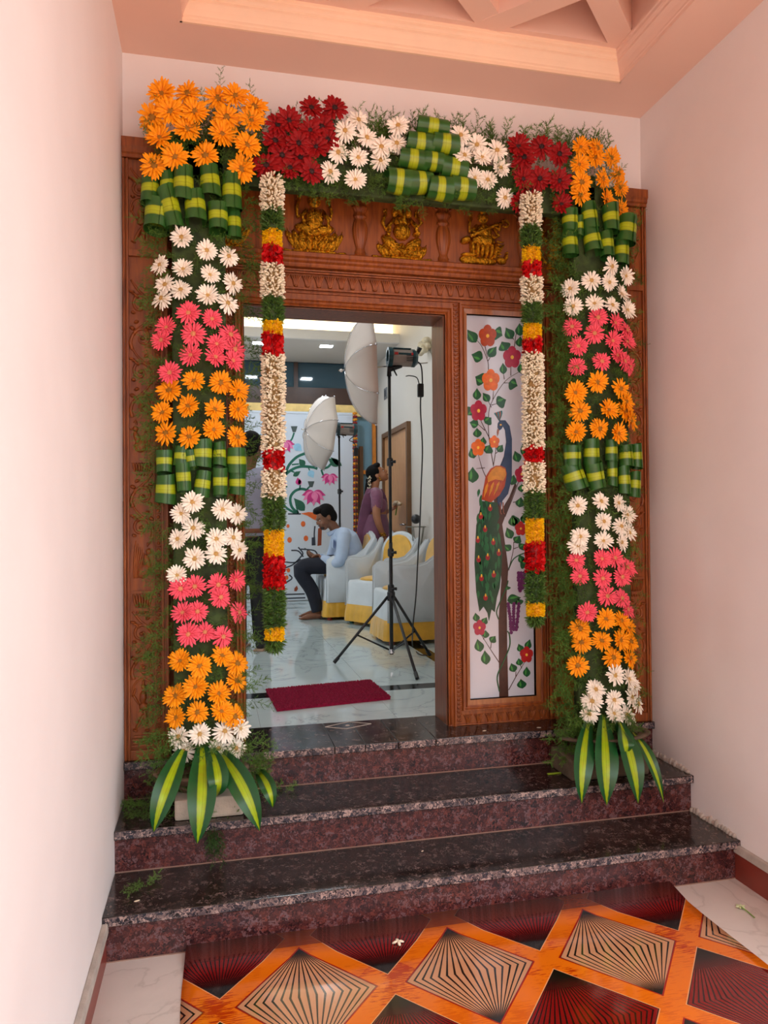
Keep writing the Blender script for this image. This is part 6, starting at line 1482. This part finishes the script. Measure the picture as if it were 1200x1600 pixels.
F2.cloth('sari_skirt', mb, SAR, .012, 4)
mb = MB()
for k in range(6):
    t = k/5; mb.tube(bez((xw+.11, yw+.10-.02*k, ZF+1.05-.02*k), (xw+.19, yw-.02, ZF+1.22-.025*k), (xw+.04-.025*k, yw-.155, ZF+1.40-.006*k), 10), [(.010, .024)]*11, 8)
mb.tube(bez((xw-.05, yw-.14, ZF+1.39), (xw-.15, yw-.11, ZF+1.2), (xw-.17, yw-.08, ZF+.75), 10), [(.012, .07)]*11, 10)
F2.cloth('sari_drape', mb, SAR, .009, 3)
for k in range(5): MB().tube([tuple(V3(xw+.13+.012*k, yw-.14+.03*k, ZF+.9)), tuple(V3(xw+.16+.012*k, yw-.16+.04*k, ZF+.06))], [(.010, .014), (.014, .02)], 8).build('sari_pleat', SAR, F2.root, smooth=True)
hair_cap(F2, [(0, -.10, -.05, (.05, .04, .07)), (0, -.11, -.12, (.04, .035, .07))])
m = MB(); m.tube(catmull([tuple(hd+V3(-.11, -.02, -.06)), tuple(hd+V3(-.13, -.03, -.16)), tuple(hd+V3(-.14, -.03, -.30)), tuple(hd+V3(-.15, -.03, -.42))], 5), [.035, .035]+[.03]*14, 10); m.build('braid', HAIR, F2.body, smooth=True)
m = MB()
for i in range(70):
    t = R.random(); c_ = hd+V3(-.10-.06*t, -.05, -.03-.36*t); m.ell(c_+V3(R.uniform(-.02, .02), R.uniform(-.02, .01), R.uniform(-.01, .01)), (.010, .007, .007), (R.random(), R.random(), 0), 6, 4)
tag(m.build('hair_jasmine', PETW, F2.body, smooth=True), 'string of white jasmine in her hair')
m = MB(); F2.E(m, .082, -.004, -.046, (.007, .007, .014)); F2.E(m, .083, -.004, -.066, (.009, .009, .008)); F2.E(m, -.082, -.004, -.046, (.007, .007, .014)); m.build('earring', MAT['gold'], F2.body, smooth=True)
m = MB(); m.tube([(xw+.075*math.cos(t)+.02, yw+.085*math.sin(t), ZF+1.385-.03*math.cos(t)) for t in [2*PI*i/20 for i in range(21)]], .004, 6); m.build('necklace', MAT['gold'], F2.body, smooth=True)
for k in range(3): MB().tube([(w1_.x-.004-.008*k+.034*math.cos(t), w1_.y+.034*math.sin(t), w1_.z+.02+.014*k) for t in [2*PI*i/16 for i in range(17)]], .005, 6).build('bangle', MAT['gold'], F2.body, smooth=True)
bq = empty('flower_posy', (w2_.x+.09, w2_.y-.05, w2_.z), 'small white flower posy held up by the woman in purple', 'flowers')
MB().tube([tuple(w2_+V3(.08, -.03, -.05)), tuple(w2_+V3(.10, -.04, .07))], .008, 6).build('stem', SGR, bq)
for k in range(5): MB().ell(w2_+V3(.10+.03*math.cos(k*1.3), -.04+.03*math.sin(k*1.3), .08+.015*(k % 2)), (.03, .03, .024), None, 10, 7).build('blossom', PETW, bq, smooth=True)

# ---- man standing with his back to the doorway, half hidden by the left flower pillar
xm_, ym_ = .645, 2.72
F3 = Fig('person', (xm_, ym_, ZF), 'man in grey shirt and black trousers standing behind the left flower pillar, back turned')
hd = V3(xm_+.045, ym_, ZF+1.655); F3.head(hd, (.35, .92, -.12), (.05, .12, 1), 1.)
F3.limb([(xm_, ym_, ZF+1.42), (xm_+.02, ym_, ZF+1.50), tuple(hd+V3(0, 0, -.03))], [.066, .056, .056])
F3.limb([(xm_, ym_, ZF+.92), (xm_, ym_, ZF+1.12), (xm_, ym_, ZF+1.30), (xm_, ym_, ZF+1.44)], [.14, .135, .145, .08], 14)
fx_ = V3(.93, -.35, 0); s1, s2 = V3(xm_, ym_, ZF+1.40)+fx_*.19, V3(xm_, ym_, ZF+1.40)-fx_*.19
arms_ = ((s1, s1+V3(.02, .06, -.30), s1+V3(-.04, .22, -.45)), (s2, s2+V3(-.05, .0, -.31), s2+V3(-.03, .05, -.56)))
for i, (a, b_, c_) in enumerate(arms_):
    F3.limb([(xm_, ym_, ZF+1.38), tuple(a), tuple(b_), tuple(c_)], [.085, .06, .046, .029]); F3.hand(c_, tuple((c_-b_).normalized()), (0, 1, .2), .4, 1., 1 if i else -1)
lg = [((.085, 0), (.10, -.02), (.115, -.03)), ((-.085, 0), (-.09, .0), (-.075, .03))]
for (h_, k_, a_) in lg: F3.limb([(xm_+h_[0], ym_+h_[1], ZF+.92), (xm_+k_[0], ym_+k_[1], ZF+.50), (xm_+a_[0], ym_+a_[1], ZF+.09)], [.10, .066, .045], 12)
F3.finish(SK1); F3.face()
GS = M('grey_shirt', S(150, 152, 172), .75, var=.05, scale=9, bump=.35, bscale=14)
mb = MB(); F3.limb([(xm_, ym_, ZF+.93), (xm_, ym_, ZF+1.12), (xm_, ym_, ZF+1.30), (xm_, ym_, ZF+1.44)], [.155, .155, .165, .095], 16, mb); mb.ell((xm_, ym_, ZF+1.27), (.20, .145, .17), (0, 0, -.36), 16, 12)
for a, b_, c_ in arms_: F3.limb([(xm_, ym_, ZF+1.37), tuple(a), tuple(b_), tuple(c_.lerp(b_, .1))], [.10, .078, .064, .046], 12, mb)
F3.cloth('shirt', mb, GS)
BT = M('black_trousers', S(20, 21, 24), .85, var=.15, scale=12, bump=.3, bscale=16)
mb = MB(); mb.ell((xm_, ym_, ZF+.90), (.165, .135, .12), None, 16, 10)
for (h_, k_, a_) in lg: F3.limb([(xm_+h_[0], ym_+h_[1], ZF+.90), (xm_+k_[0], ym_+k_[1], ZF+.50), (xm_+a_[0], ym_+a_[1], ZF+.07)], [.115, .086, .072], 14, mb)
F3.cloth('trousers', mb, BT)
MB().lathe([(.158, 0), (.163, .004), (.163, .032), (.158, .036)], (xm_, ym_, ZF+.955), 24, 1.0, 1.0).build('belt', M('brown_belt', S(116, 66, 40), .5), F3.root, smooth=True)
SOL = M('shoe_sole', S(170, 140, 120), .7)
for (h_, k_, a_) in lg:
    c0 = V3(xm_+a_[0], ym_+a_[1], ZF); d = V3(.35, .93, 0).normalized()
    mb = MB(); mb.tube([tuple(c0-d*.075+V3(0, 0, .05)), tuple(c0+V3(0, 0, .055)), tuple(c0+d*.09+V3(0, 0, .045)), tuple(c0+d*.18+V3(0, 0, .035))], [.038, .046, .044, .028], 12)
    so = F3.cloth('shoe', mb, BLK, .008, 3); mb = MB(); mb.tube([tuple(c0-d*.10+V3(0, 0, .010)), tuple(c0+d*.19+V3(0, 0, .010))], [(.010, .042), (.010, .036)], 12); 
    sl_ = MB().box(-.043, .043, -.11, .205, 0, .018).xf(Matrix.Translation(c0) @ Matrix.Rotation(-.36, 4, 'Z')).build('sole', SOL, so, bevel=.008)
hair_cap(F3, [])
